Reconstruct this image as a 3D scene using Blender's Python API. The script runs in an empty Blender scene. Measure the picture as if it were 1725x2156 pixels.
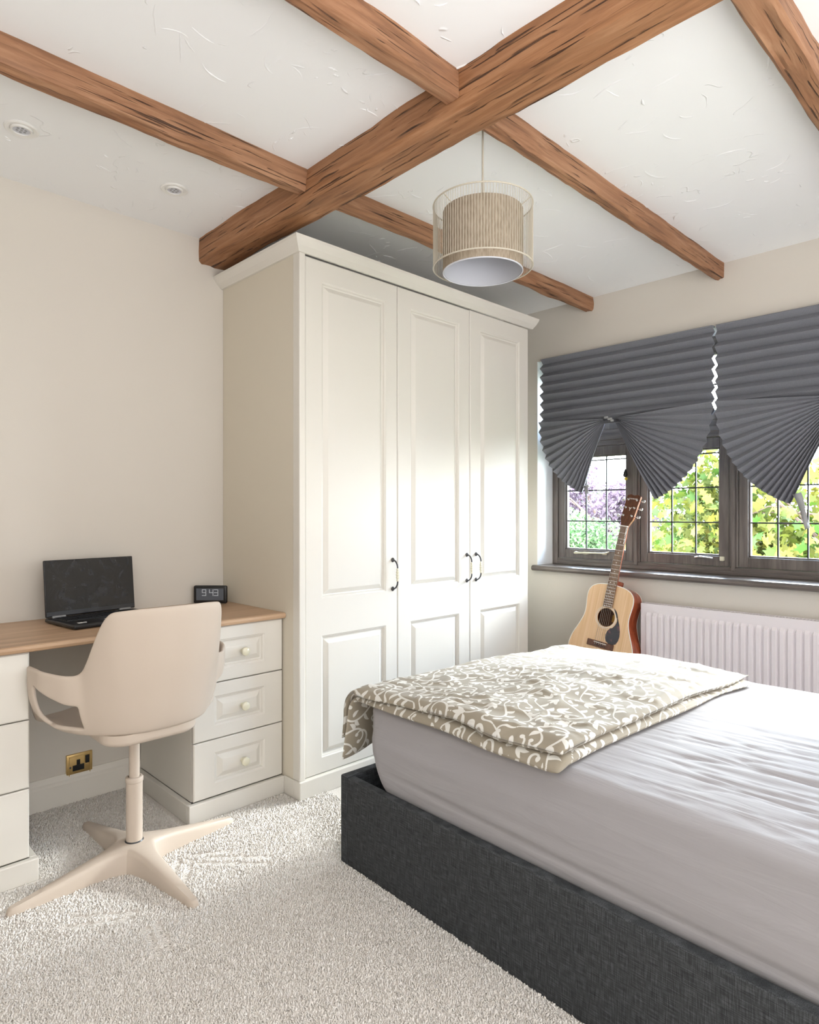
import bpy, bmesh, math, random
import numpy as np
from mathutils import Vector, Matrix
S = bpy.context.scene
COL = S.collection
R = math.radians
PI = math.pi

# ------------------------------------------------------------------ camera
HFOCAL = 1368.0
YAW = math.atan(1402 / 1368.0)
cam = bpy.data.cameras.new('camera')
cam.sensor_fit = 'HORIZONTAL'
cam.sensor_width = 36.0
cam.lens = 36.0 * HFOCAL / 1725.0
cam.clip_start = 0.02
camo = bpy.data.objects.new('camera', cam)
COL.objects.link(camo)
camo.location = (0, 0, 1.15)
camo.rotation_euler = (R(90), 0, YAW)
S.camera = camo

# ------------------------------------------------------------------ world, light, exposure
S.view_settings.view_transform = 'Standard'
S.view_settings.look = 'None'
S.view_settings.gamma = 1.0
S.view_settings.use_curve_mapping = False
S.view_settings.exposure = 0.14
SKY = 36.0
SIDE = 54.0
BOUNCE = 86.0
w = bpy.data.worlds.new('sky')
S.world = w
w.use_nodes = True
nt = w.node_tree
nt.nodes.clear()
out = nt.nodes.new('ShaderNodeOutputWorld')
bg = nt.nodes.new('ShaderNodeBackground')
tc = nt.nodes.new('ShaderNodeTexCoord')
nz = nt.nodes.new('ShaderNodeTexNoise')
nz.inputs['Scale'].default_value = 2.6
nz.inputs['Detail'].default_value = 6
rp = nt.nodes.new('ShaderNodeValToRGB')
rp.color_ramp.elements[0].position = 0.40
rp.color_ramp.elements[0].color = (0.42, 0.66, 1.0, 1)
rp.color_ramp.elements[1].position = 0.55
rp.color_ramp.elements[1].color = (1, 1, 1, 1)
nt.links.new(tc.outputs['Generated'], nz.inputs['Vector'])
nt.links.new(nz.outputs['Fac'], rp.inputs['Fac'])
nt.links.new(rp.outputs['Color'], bg.inputs['Color'])
bg.inputs['Strength'].default_value = SKY
nt.links.new(bg.outputs[0], out.inputs[0])


def area(name, loc, rot, sx, sy, power, color=(1, 1, 1), portal=False):
    l = bpy.data.lights.new(name, 'AREA')
    l.shape = 'RECTANGLE'
    l.size = sx
    l.size_y = sy
    l.energy = power
    l.color = color
    l.cycles.is_portal = portal
    o = bpy.data.objects.new(name, l)
    COL.objects.link(o)
    o.location = loc
    o.rotation_euler = rot
    return o


# hazy, softened sun on the window side
sl = bpy.data.lights.new('hazy_sun', 'SUN')
sl.energy = 10.0
sl.angle = R(14)
sl.color = (0.97, 0.98, 1.0)
so = bpy.data.objects.new('hazy_sun', sl)
COL.objects.link(so)
so.rotation_euler = Vector((-0.22, -1.0, -0.46)).to_track_quat('-Z', 'Y').to_euler()
# portal in the bedroom window (only guides sampling of the sky)
area('window_portal', (-1.255, 3.62, 1.45), (R(-90), 0, 0), 2.2, 1.3, 1, portal=True)
# soft fill lamp, added before the right wall to brighten the room
area('side_fill', (2.9, 0.7, 1.25), (R(90), 0, R(90)), 3.8, 1.9, SIDE, (0.95, 0.97, 1.0))
# second added fill lamp, right of the camera, aimed up at the ceiling
area('bounce_fill', (1.3, 0.2, 1.0), (R(180), 0, 0), 2.0, 2.6, BOUNCE, (0.94, 0.97, 1.0))


# ------------------------------------------------------------------ mesh helpers
class MB:
    def __init__(self):
        self.v = []
        self.f = []
        self.m = []

    def add(self, vs, fs, mi=0):
        n = len(self.v)
        self.v += [tuple(v) for v in vs]
        self.f += [tuple(i + n for i in f) for f in fs]
        self.m += [mi] * len(fs)
        return self

    def box(self, x0, x1, y0, y1, z0, z1, mi=0):
        x0, x1 = min(x0, x1), max(x0, x1)
        y0, y1 = min(y0, y1), max(y0, y1)
        z0, z1 = min(z0, z1), max(z0, z1)
        vs = [(x0, y0, z0), (x1, y0, z0), (x1, y1, z0), (x0, y1, z0), (x0, y0, z1), (x1, y0, z1), (x1, y1, z1), (x0, y1, z1)]
        fs = [(0, 3, 2, 1), (4, 5, 6, 7), (0, 1, 5, 4), (1, 2, 6, 5), (2, 3, 7, 6), (3, 0, 4, 7)]
        return self.add(vs, fs, mi)

    def lathe(self, prof, origin=(0, 0, 0), axis='z', n=24, mi=0, cap=True):
        """prof: list of (r, h)"""
        vs = []
        for r, h in prof:
            for k in range(n):
                a = 2 * PI * k / n
                p = (r * math.cos(a), r * math.sin(a), h)
                if axis == 'x':
                    p = (h, p[0], p[1])
                elif axis == 'y':
                    p = (p[1], h, p[0])
                vs.append((p[0] + origin[0], p[1] + origin[1], p[2] + origin[2]))
        fs = []
        for i in range(len(prof) - 1):
            for k in range(n):
                a, b = i * n + k, i * n + (k + 1) % n
                fs.append((a, b, b + n, a + n))
        if cap:
            fs.append(tuple(reversed(range(n))))
            fs.append(tuple((len(prof) - 1) * n + k for k in range(n)))
        return self.add(vs, fs, mi)

    def tube(self, pts, r, n=8, mi=0, closed=False):
        pts = [Vector(p) for p in pts]
        rs = r if isinstance(r, (list, tuple)) else [r] * len(pts)
        vs = []
        prev = None
        for i, p in enumerate(pts):
            if closed:
                t = pts[(i + 1) % len(pts)] - pts[i - 1]
            else:
                t = pts[min(i + 1, len(pts) - 1)] - pts[max(i - 1, 0)]
            t.normalize()
            if prev is None:
                u = t.orthogonal().normalized()
            else:
                u = (prev - t * prev.dot(t)).normalized()
            prev = u
            b = t.cross(u)
            for k in range(n):
                a = 2 * PI * k / n
                vs.append(p + (u * math.cos(a) + b * math.sin(a)) * rs[i])
        fs = []
        m = len(pts)
        for i in range(m if closed else m - 1):
            j = (i + 1) % m
            for k in range(n):
                fs.append((i * n + k, i * n + (k + 1) % n, j * n + (k + 1) % n, j * n + k))
        if not closed:
            fs.append(tuple(reversed(range(n))))
            fs.append(tuple((m - 1) * n + k for k in range(n)))
        return self.add(vs, fs, mi)

    def ring(self, c, rad, r, axis='z', n=64, k=6, mi=0):
        pts = []
        for i in range(n):
            a = 2 * PI * i / n
            x, y = rad * math.cos(a), rad * math.sin(a)
            p = {'z': (x, y, 0), 'x': (0, x, y), 'y': (x, 0, y)}[axis]
            pts.append((c[0] + p[0], c[1] + p[1], c[2] + p[2]))
        return self.tube(pts, r, k, mi, closed=True)

    def extrude(self, poly, fn0, fn1, mi=0):
        """poly: 2D points; fn0/fn1 map (a,b)->3D for both caps"""
        n = len(poly)
        vs = [fn0(*p) for p in poly] + [fn1(*p) for p in poly]
        fs = [tuple(reversed(range(n))), tuple(range(n, 2 * n))]
        fs += [(i, (i + 1) % n, n + (i + 1) % n, n + i) for i in range(n)]
        return self.add(vs, fs, mi)

    def rbox(self, c, h, r, n=6, mi=0, fn=None):
        """rounded box, centre c, half sizes h, radius r"""
        vs = {}
        V = []
        F = []

        def key(p):
            k = tuple(round(x, 5) for x in p)
            if k not in vs:
                q = []
                for a in range(3):
                    q.append(max(-h[a] + r, min(h[a] - r, p[a])))
                d = Vector((p[0] - q[0], p[1] - q[1], p[2] - q[2]))
                if d.length > 1e-9:
                    d = d.normalized() * r
                vs[k] = len(V)
                V.append((c[0] + q[0] + d[0], c[1] + q[1] + d[1], c[2] + q[2] + d[2]))
            return vs[k]

        def coords(L):
            e = [-L + r * (1 - math.cos(PI / 2 * i / 3.0)) for i in range(4)]
            m = [-L + r + (2 * L - 2 * r) * i / n for i in range(1, n)]
            return e + m + [-x for x in reversed(e)]
        cs = [coords(h[a]) for a in range(3)]
        for ax in range(3):
            u, v = [(1, 2), (2, 0), (0, 1)][ax]
            for sgn in (-1, 1):
                for i in range(len(cs[u]) - 1):
                    for j in range(len(cs[v]) - 1):
                        q = []
                        for (a, b) in ((i, j), (i + 1, j), (i + 1, j + 1), (i, j + 1)):
                            p = [0, 0, 0]
                            p[ax] = sgn * h[ax]
                            p[u] = cs[u][a]
                            p[v] = cs[v][b]
                            q.append(key(p))
                        if sgn < 0:
                            q.reverse()
                        if len(set(q)) == 4:
                            F.append(q)
        if fn:
            V = [fn(*p) for p in V]
        return self.add(V, F, mi)

    def xf(self, M):
        self.v = [tuple(M @ Vector(p)) for p in self.v]
        return self

    def build(self, name, mats, parent=None, local=False, smooth=False, bevel=0, uv=None, seg=2):
        me = bpy.data.meshes.new(name)
        vs = self.v
        if parent is not None and not local:
            Mi = wm(parent).inverted()
            vs = [tuple(Mi @ Vector(p)) for p in vs]
        me.from_pydata(vs, [], self.f)
        if not isinstance(mats, (list, tuple)):
            mats = [mats]
        for m in mats:
            me.materials.append(m)
        if len(mats) > 1:
            me.polygons.foreach_set('material_index', self.m)
        if uv is not None:
            ul = me.uv_layers.new(name='UVMap')
            arr = np.array([uv[i] for f in self.f for i in f], dtype=np.float32).ravel()
            ul.data.foreach_set('uv', arr)
        if smooth:
            me.polygons.foreach_set('use_smooth', [True] * len(me.polygons))
            if smooth != 'all':
                try:
                    me.set_sharp_from_angle(angle=R(40))
                except Exception:
                    pass
        me.update()
        o = bpy.data.objects.new(name, me)
        COL.objects.link(o)
        if parent is not None:
            o.parent = parent
        if bevel:
            b = o.modifiers.new('bevel', 'BEVEL')
            b.width = bevel
            b.segments = seg
            b.limit_method = 'ANGLE'
            b.angle_limit = R(40)
        return o


def wm(o):
    M = o.matrix_basis.copy()
    while o.parent:
        o = o.parent
        M = o.matrix_basis @ M
    return M


def thing(name, label, cat, loc=(0, 0, 0), rot=(0, 0, 0), group=None):
    o = bpy.data.objects.new(name, None)
    COL.objects.link(o)
    o.location = loc
    o.rotation_euler = rot
    o['label'] = label
    o['category'] = cat
    if group:
        o['group'] = group
    o.empty_display_size = 0.1
    # matrix_basis follows loc/rot immediately
    return o


def tag(o, label, cat, group=None):
    o['label'] = label
    o['category'] = cat
    if group:
        o['group'] = group
    return o


def struct(o):
    o['kind'] = 'structure'
    return o


def sstep(a, b, x):
    t = max(0.0, min(1.0, (x - a) / (b - a)))
    return t * t * (3 - 2 * t)


# smooth numpy value noise (for geometry)
_rs = np.random.RandomState(7)
_perm = _rs.rand(64, 64, 64).astype(np.float32)


def vnoise(x, y, z=0.0):
    x = np.asarray(x, float)
    y = np.asarray(y, float)
    z = np.asarray(z, float) + np.zeros_like(x)
    xi, yi, zi = np.floor(x).astype(int), np.floor(y).astype(int), np.floor(z).astype(int)
    fx, fy, fz = x - xi, y - yi, z - zi
    fx, fy, fz = [t * t * (3 - 2 * t) for t in (fx, fy, fz)]
    r = 0
    for a in (0, 1):
        for b in (0, 1):
            for c in (0, 1):
                wgt = (fx if a else 1 - fx) * (fy if b else 1 - fy) * (fz if c else 1 - fz)
                r = r + wgt * _perm[(xi + a) % 64, (yi + b) % 64, (zi + c) % 64]
    return r * 2 - 1


# ------------------------------------------------------------------ materials
def srgb(r, g, b):
    def f(c):
        c /= 255.0
        return c / 12.92 if c <= 0.04045 else ((c + 0.055) / 1.055) ** 2.4
    return (f(r), f(g), f(b), 1)


def mat(name, col, rough=0.5, metal=0.0, spec=0.5, **kw):
    m = bpy.data.materials.new(name)
    m.use_nodes = True
    b = m.node_tree.nodes['Principled BSDF']
    b.inputs['Base Color'].default_value = col
    b.inputs['Roughness'].default_value = rough
    b.inputs['Metallic'].default_value = metal
    b.inputs['Specular IOR Level'].default_value = spec
    for k, v in kw.items():
        b.inputs[k.replace('_', ' ')].default_value = v
    return m


class NG:
    """tiny node helper"""

    def __init__(self, m):
        self.t = m.node_tree
        self.b = self.t.nodes['Principled BSDF']

    def n(self, typ, **ins):
        nd = self.t.nodes.new('ShaderNode' + typ)
        for k, v in ins.items():
            if hasattr(nd, k) and not k[0].isupper():
                setattr(nd, k, v)
            else:
                key = k.replace('_', ' ')
                if hasattr(v, 'is_linked') or hasattr(v, 'links'):
                    self.t.links.new(v, nd.inputs[key])
                else:
                    nd.inputs[key].default_value = v
        return nd

    def link(self, a, b):
        self.t.links.new(a, b)

    def coord(self, scale=(1, 1, 1), rot=(0, 0, 0), kind='Object'):
        c = self.n('TexCoord')
        mp = self.n('Mapping')
        mp.inputs['Scale'].default_value = scale
        mp.inputs['Rotation'].default_value = rot
        self.link(c.outputs[kind], mp.inputs['Vector'])
        return mp.outputs['Vector']

    def noise(self, vec, scale, detail=3, rough=0.5, dist=0.0):
        nd = self.n('TexNoise')
        self.link(vec, nd.inputs['Vector'])
        nd.inputs['Scale'].default_value = scale
        nd.inputs['Detail'].default_value = detail
        nd.inputs['Roughness'].default_value = rough
        nd.inputs['Distortion'].default_value = dist
        return nd.outputs['Fac']

    def ramp(self, fac, stops):
        nd = self.n('ValToRGB')
        cr = nd.color_ramp
        while len(cr.elements) < len(stops):
            cr.elements.new(0.5)
        for e, (p, c) in zip(cr.elements, stops):
            e.position = p
            e.color = c if len(c) == 4 else (*c, 1)
        self.link(fac, nd.inputs['Fac'])
        return nd.outputs['Color']

    def math(self, op, a, b=0.0):
        nd = self.n('Math')
        nd.operation = op
        for i, x in enumerate((a, b)):
            if hasattr(x, 'links'):
                self.link(x, nd.inputs[i])
            else:
                nd.inputs[i].default_value = x
        return nd.outputs[0]

    def mix(self, fac, a, b, blend='MIX'):
        nd = self.n('Mix')
        nd.data_type = 'RGBA'
        nd.blend_type = blend
        for i, x in ((0, fac), (6, a), (7, b)):
            if hasattr(x, 'links'):
                self.link(x, nd.inputs[i])
            else:
                nd.inputs[i].default_value = x
        return nd.outputs[2]

    def bump(self, h, strength=0.3, dist=0.01, prev=None):
        nd = self.n('Bump')
        nd.inputs['Strength'].default_value = strength
        nd.inputs['Distance'].default_value = dist
        self.link(h, nd.inputs['Height'])
        if prev is not None:
            self.link(prev, nd.inputs['Normal'])
        self.link(nd.outputs[0], self.b.inputs['Normal'])
        return nd.outputs[0]

    def color(self, c):
        self.link(c, self.b.inputs['Base Color'])


def wood(name, dark, mid, light, axis, fine=26, crack=None, rough=0.55, bump=0.4, stretch=14.0):
    m = mat(name, mid, rough)
    g = NG(m)
    sc = [fine, fine, fine]
    sc[axis] = fine / stretch
    v = g.coord(tuple(sc))
    n1 = g.noise(v, 1.0, 6, 0.62, 0.6)
    c = g.ramp(n1, [(0.28, dark), (0.5, mid), (0.72, light)])
    v2 = g.coord((2.2, 2.2, 2.2))
    n2 = g.noise(v2, 1.0, 3)
    c = g.mix(g.ramp(n2, [(0.3, (0, 0, 0)), (0.7, (0.35, 0.35, 0.35))]), c, light)
    h = n1
    if crack:
        sc2 = [crack, crack, crack]
        sc2[axis] = crack / 42.0
        v3 = g.coord(tuple(sc2))
        n3 = g.noise(v3, 1.0, 3, 0.5, 0.3)
        ck = g.ramp(n3, [(0.32, (0.0,)*3), (0.385, (1, 1, 1))])
        c = g.mix(ck, tuple(x * 0.48 for x in dark[:3]) + (1,), c)
        h = g.math('ADD', g.math('MULTIPLY', n1, 0.4), ck)
    g.color(c)
    g.bump(h, bump, 0.006)
    return m


M = {}
# walls
m = mat('wall_paint', srgb(216, 209, 199), 0.75, spec=0.25)
g = NG(m)
n_ = g.noise(g.coord((1, 1, 1)), 220, 3)
g.bump(n_, 0.05, 0.002)
M['wall'] = m
# ceiling plaster with trowel marks
m = mat('ceiling_plaster', srgb(247, 247, 247), 0.8, spec=0.2)
g = NG(m)
v = g.coord((1, 1, 1))
na = g.noise(v, 6.5, 2, 0.5, 0.4)
line = g.math('ABSOLUTE', g.math('SUBTRACT', na, 0.5))
ln = g.ramp(line, [(0.0, (1, 1, 1)), (0.009, (0, 0, 0))])
mask = g.ramp(g.noise(v, 9.0, 2), [(0.60, (0, 0, 0)), (0.64, (1, 1, 1))])
lump = g.ramp(g.noise(v, 22.0, 4, 0.6), [(0.62, (0, 0, 0)), (0.72, (1, 1, 1))])
lmask = g.ramp(g.noise(v, 3.0, 2), [(0.55, (0, 0, 0)), (0.65, (1, 1, 1))])
hh = g.math('ADD', g.math('MULTIPLY', ln, mask), g.math('MULTIPLY', g.math('MULTIPLY', lump, lmask), 0.25))
hh = g.math('ADD', hh, g.math('MULTIPLY', g.noise(v, 4.0, 3), 0.5))
g.bump(hh, 0.38, 0.008)
M['ceiling'] = m
M['beam_y'] = wood('beam_wood_y', srgb(104, 68, 44), srgb(148, 103, 72), srgb(176, 134, 102), 1, 50, 125, 0.65, 0.8)
M['beam_x'] = wood('beam_wood_x', srgb(106, 66, 38), srgb(152, 103, 66), srgb(180, 134, 98), 0, 46, 112, 0.65, 1.0)
M['oak'] = wood('oak_laminate', srgb(150, 116, 86), srgb(186, 152, 120), srgb(206, 175, 145), 1, 20, None, 0.42, 0.06, 16)
# ivory foil furniture
m = mat('ivory_foil', srgb(227, 222, 213), 0.38, spec=0.4)
g = NG(m)
n_ = g.noise(g.coord((120, 120, 5)), 1.0, 4, 0.6, 0.5)
g.bump(n_, 0.06, 0.002)
M['ivory'] = m
M['side'] = mat('cream_panel', srgb(222, 213, 196), 0.5, spec=0.3)
M['skirting'] = mat('skirting_paint', srgb(232, 226, 216), 0.4)
M['gap'] = mat('painted_gap_shade', srgb(60, 55, 48), 0.9)  # dark colour standing in for shade between doors and drawers
# carpet
m = mat('carpet', srgb(214, 206, 196), 1.0, spec=0.05)
g = NG(m)
v = g.coord((1, 1, 1))
c = g.ramp(g.noise(v, 260, 2), [(0.3, srgb(214, 206, 197)), (0.7, srgb(244, 238, 231))])
g.color(c)
M['carpet'] = m
m = mat('carpet_tuft', srgb(216, 208, 198), 1.0, spec=0.03)
g = NG(m)
at = g.n('Attribute')
at.attribute_name = 'tint'
c = g.ramp(at.outputs['Fac'], [(0.0, srgb(232, 225, 216)), (1.0, srgb(252, 247, 241))])
g.color(c)
M['tuft'] = m
# metals, plastics
M['pewter'] = mat('pewter', srgb(92, 92, 94), 0.35, 1.0)
M['ceramic'] = mat('ceramic', srgb(226, 220, 196), 0.15)
M['brass'] = mat('brass', srgb(226, 196, 136), 0.28, 1.0)
M['black'] = mat('black_plastic', srgb(22, 22, 24), 0.35)
M['dkgrey'] = mat('dark_grey_plastic', srgb(52, 53, 56), 0.4)
M['grey'] = mat('mid_grey_plastic', srgb(150, 150, 150), 0.35)
M['white'] = mat('white_plastic', srgb(238, 236, 232), 0.35)
M['chrome'] = mat('chrome', srgb(215, 215, 215), 0.15, 1.0)
M['chair'] = mat('beige_plastic', srgb(203, 188, 173), 0.5, spec=0.35)
g = NG(M['chair'])
g.bump(g.noise(g.coord((1, 1, 1)), 600, 2), 0.05, 0.001)
m = mat('laptop_screen', srgb(10, 11, 13), 0.12)
g = NG(m)
v = g.coord((1, 1, 1))
d = g.ramp(g.noise(v, 14, 5, 0.65, 1.6), [(0.48, srgb(9, 10, 12)), (0.75, srgb(44, 47, 54))])
g.color(d)
g.link(g.ramp(g.noise(v, 9, 4), [(0.35, (0.06,) * 3), (0.75, (0.3,) * 3)]), g.b.inputs['Roughness'])
M['screen'] = m
M['lcd'] = mat('lcd', srgb(92, 97, 105), 0.25)
M['digit'] = mat('lcd_digit', srgb(196, 203, 212), 0.3)
# fabrics
m = mat('charcoal_weave', srgb(66, 68, 71), 0.9, spec=0.1)
g = NG(m)
v1 = g.coord((28, 28, 480))
v2 = g.coord((480, 480, 28))
a1 = g.noise(v1, 1, 3)
a2 = g.noise(v2, 1, 3)
tw = g.math('MULTIPLY', g.math('ADD', a1, a2), 0.5)
g.color(g.ramp(tw, [(0.35, srgb(50, 52, 54)), (0.5, srgb(68, 70, 72)), (0.65, srgb(94, 96, 99))]))
g.bump(tw, 0.35, 0.002)
M['weave'] = m
m = mat('grey_sheet', srgb(166, 163, 166), 0.62, spec=0.3, Sheen_Weight=0.25, Sheen_Roughness=0.5)
g = NG(m)
g.bump(g.noise(g.coord((3, 26, 26)), 1.0, 4, 0.55, 0.8), 0.22, 0.012)
M['sheet'] = m
m = mat('pleated_paper', srgb(128, 129, 136), 0.8, spec=0.15)
g = NG(m)
g.color(g.ramp(g.noise(g.coord((1, 1, 1)), 300, 2), [(0.35, srgb(123, 124, 131)), (0.65, srgb(134, 135, 142))]))
M['paper'] = m
m = mat('linen_shade', srgb(176, 160, 138), 0.85, spec=0.1)
g = NG(m)
g.color(g.ramp(g.noise(g.coord((220, 220, 40)), 1.0, 3), [(0.35, srgb(146, 132, 114)), (0.65, srgb(172, 158, 140))]))
M['linen'] = m
M['lining'] = mat('shade_lining', srgb(206, 207, 214), 0.6)
M['wire'] = mat('cream_wire', srgb(196, 188, 172), 0.4)
# window frame: stained dark timber
M['frame'] = wood('stained_frame', srgb(72, 66, 62), srgb(99, 91, 87), srgb(126, 117, 111), 2, 40, None, 0.38, 0.12, 12)
M['frame_x'] = wood('stained_sill', srgb(72, 66, 62), srgb(99, 91, 87), srgb(126, 117, 111), 0, 40, None, 0.3, 0.12, 12)
M['lead'] = mat('lead', srgb(60, 60, 62), 0.5, 0.6)
M['reveal'] = mat('reveal_paint', srgb(240, 240, 240), 0.7)
m = bpy.data.materials.new('window_glass')
m.use_nodes = True
t = m.node_tree
t.nodes.clear()
o_ = t.nodes.new('ShaderNodeOutputMaterial')
mx = t.nodes.new('ShaderNodeMixShader')
tr = t.nodes.new('ShaderNodeBsdfTransparent')
gl = t.nodes.new('ShaderNodeBsdfGlossy')
gl.inputs['Roughness'].default_value = 0.02
fr = t.nodes.new('ShaderNodeFresnel')
fr.inputs['IOR'].default_value = 1.25
tr.inputs['Color'].default_value = (0.95, 0.97, 0.96, 1)
t.links.new(fr.outputs[0], mx.inputs[0])
t.links.new(tr.outputs[0], mx.inputs[1])
t.links.new(gl.outputs[0], mx.inputs[2])
t.links.new(mx.outputs[0], o_.inputs[0])
M['glass'] = m
M['radiator'] = mat('radiator_enamel', srgb(232, 224, 226), 0.35)
# guitar
M['spruce'] = wood('spruce', srgb(212, 168, 122), srgb(226, 186, 142), srgb(236, 200, 160), 1, 90, None, 0.25, 0.02, 40)
M['mahog'] = wood('mahogany', srgb(118, 50, 30), srgb(156, 74, 46), srgb(182, 98, 64), 1, 40, None, 0.2, 0.03, 10)
M['rosewood'] = wood('rosewood', srgb(84, 62, 48), srgb(122, 96, 76), srgb(146, 118, 96), 1, 60, None, 0.4, 0.05, 20)
M['headwood'] = wood('headstock_veneer', srgb(62, 34, 22), srgb(88, 50, 32), srgb(106, 64, 42), 1, 60, None, 0.25, 0.05, 20)
m = mat('pickguard', srgb(62, 60, 66), 0.18)
g = NG(m)
g.color(g.ramp(g.noise(g.coord((1, 1, 1)), 40, 3), [(0.55, srgb(52, 50, 56)), (0.72, srgb(110, 72, 80))]))
M['pick'] = m
M['hole'] = mat('guitar_inside', srgb(92, 60, 40), 0.7)
M['binding'] = mat('binding', srgb(238, 232, 222), 0.4)
# outside


def leafmat(name, c0, c1, tr=0.35):
    m = mat(name, c0, 0.55, spec=0.25)
    g = NG(m)
    at = g.n('Attribute')
    at.attribute_name = 'tint'
    c = g.ramp(at.outputs['Fac'], [(0.0, c0), (1.0, c1)])
    g.color(c)
    td = g.n('BsdfTranslucent')
    g.link(c, td.inputs['Color'])
    mx = g.n('MixShader')
    mx.inputs[0].default_value = tr
    g.link(g.b.outputs[0], mx.inputs[1])
    g.link(td.outputs[0], mx.inputs[2])
    o = [n for n in g.t.nodes if n.type == 'OUTPUT_MATERIAL'][0]
    g.link(mx.outputs[0], o.inputs[0])
    return m


M['leaf_maple'] = leafmat('maple_leaf', srgb(50, 74, 22), srgb(104, 97, 38), 0.42)
M['leaf_green'] = leafmat('green_leaf', srgb(48, 78, 42), srgb(98, 118, 80))
M['leaf_purple'] = leafmat('plum_leaf', srgb(62, 48, 60), srgb(116, 98, 112))
M['leaf_yellow'] = leafmat('yellow_shrub_leaf', srgb(54, 76, 32), srgb(104, 98, 52), 0.45)
M['leaf_far'] = leafmat('far_leaf', srgb(46, 64, 44), srgb(78, 90, 70))
M['bark'] = mat('bark', srgb(84, 66, 56), 0.9)
m = mat('lawn', srgb(110, 150, 70), 0.95)
g = NG(m)
g.color(g.ramp(g.noise(g.coord((1, 1, 1)), 3, 4), [(0.35, srgb(60, 80, 42)), (0.65, srgb(88, 104, 60))]))
M['lawn'] = m

# ------------------------------------------------------------------ room shell
XW, XR = -2.78, 3.0       # desk wall, wall behind the bed's head
YF, YB = 3.385, -1.7      # window wall, wall behind the camera
ZC = 2.392
WX0, WX1, WZ0, WZ1 = -2.333, -0.178, 0.80, 2.082
RV = 3.62

fl = MB().box(XW - .1, XR + .1, YB - .1, YF + .1, -0.1, 0.0).build('floor', M['carpet'])
struct(fl)
ce = MB().box(XW - .1, XR + .1, YB - .1, YF + .3, ZC, ZC + .1).build('ceiling', M['ceiling'])
struct(ce)
struct(MB().box(XW - .1, XW, YB - .1, YF + .3, 0, ZC).build('wall_left', M['wall']))
struct(MB().box(XR, XR + .1, YB - .1, YF + .3, 0, ZC).build('wall_right', M['wall']))
wb = MB()
wb.box(XW, WX0, YF, YF + .3, 0, ZC)
wb.box(WX1, XR, YF, YF + .3, 0, ZC)
wb.box(WX0, WX1, YF, YF + .3, 0, WZ0)
wb.box(WX0, WX1, YF, YF + .3, WZ1, ZC)
struct(wb.build('wall_back', M['wall']))
# wall behind the camera
struct(MB().box(XW, XR, YB - .1, YB, 0, ZC).build('wall_front', M['wall']))
# painted lining of the window reveal
rv = MB()
rv.box(WX0, WX0 + .002, YF + .001, 3.55, WZ0 + .02, WZ1)
rv.box(WX1 - .002, WX1, YF + .001, 3.55, WZ0 + .02, WZ1)
rv.box(WX0, WX1, YF + .001, 3.55, WZ1 - .002, WZ1)
struct(rv.build('trim_2', M['reveal']))
# skirting boards (moulded top)


def skirt_profile():
    return [(0, 0), (.018, 0), (.018, .085), (.014, .092), (.014, .100), (.009, .112), (.005, .120), (0, .120)]


bb = MB()
bb.extrude(skirt_profile(), lambda a, b: (XW + a, YB, b), lambda a, b: (XW + a, 1.49, b))
struct(bb.build('baseboard_left', M['skirting']))
bb = MB()
bb.extrude(skirt_profile(), lambda a, b: (XW, YF - a, b), lambda a, b: (XR, YF - a, b))
struct(bb.build('baseboard_back', M['skirting']))


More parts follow.
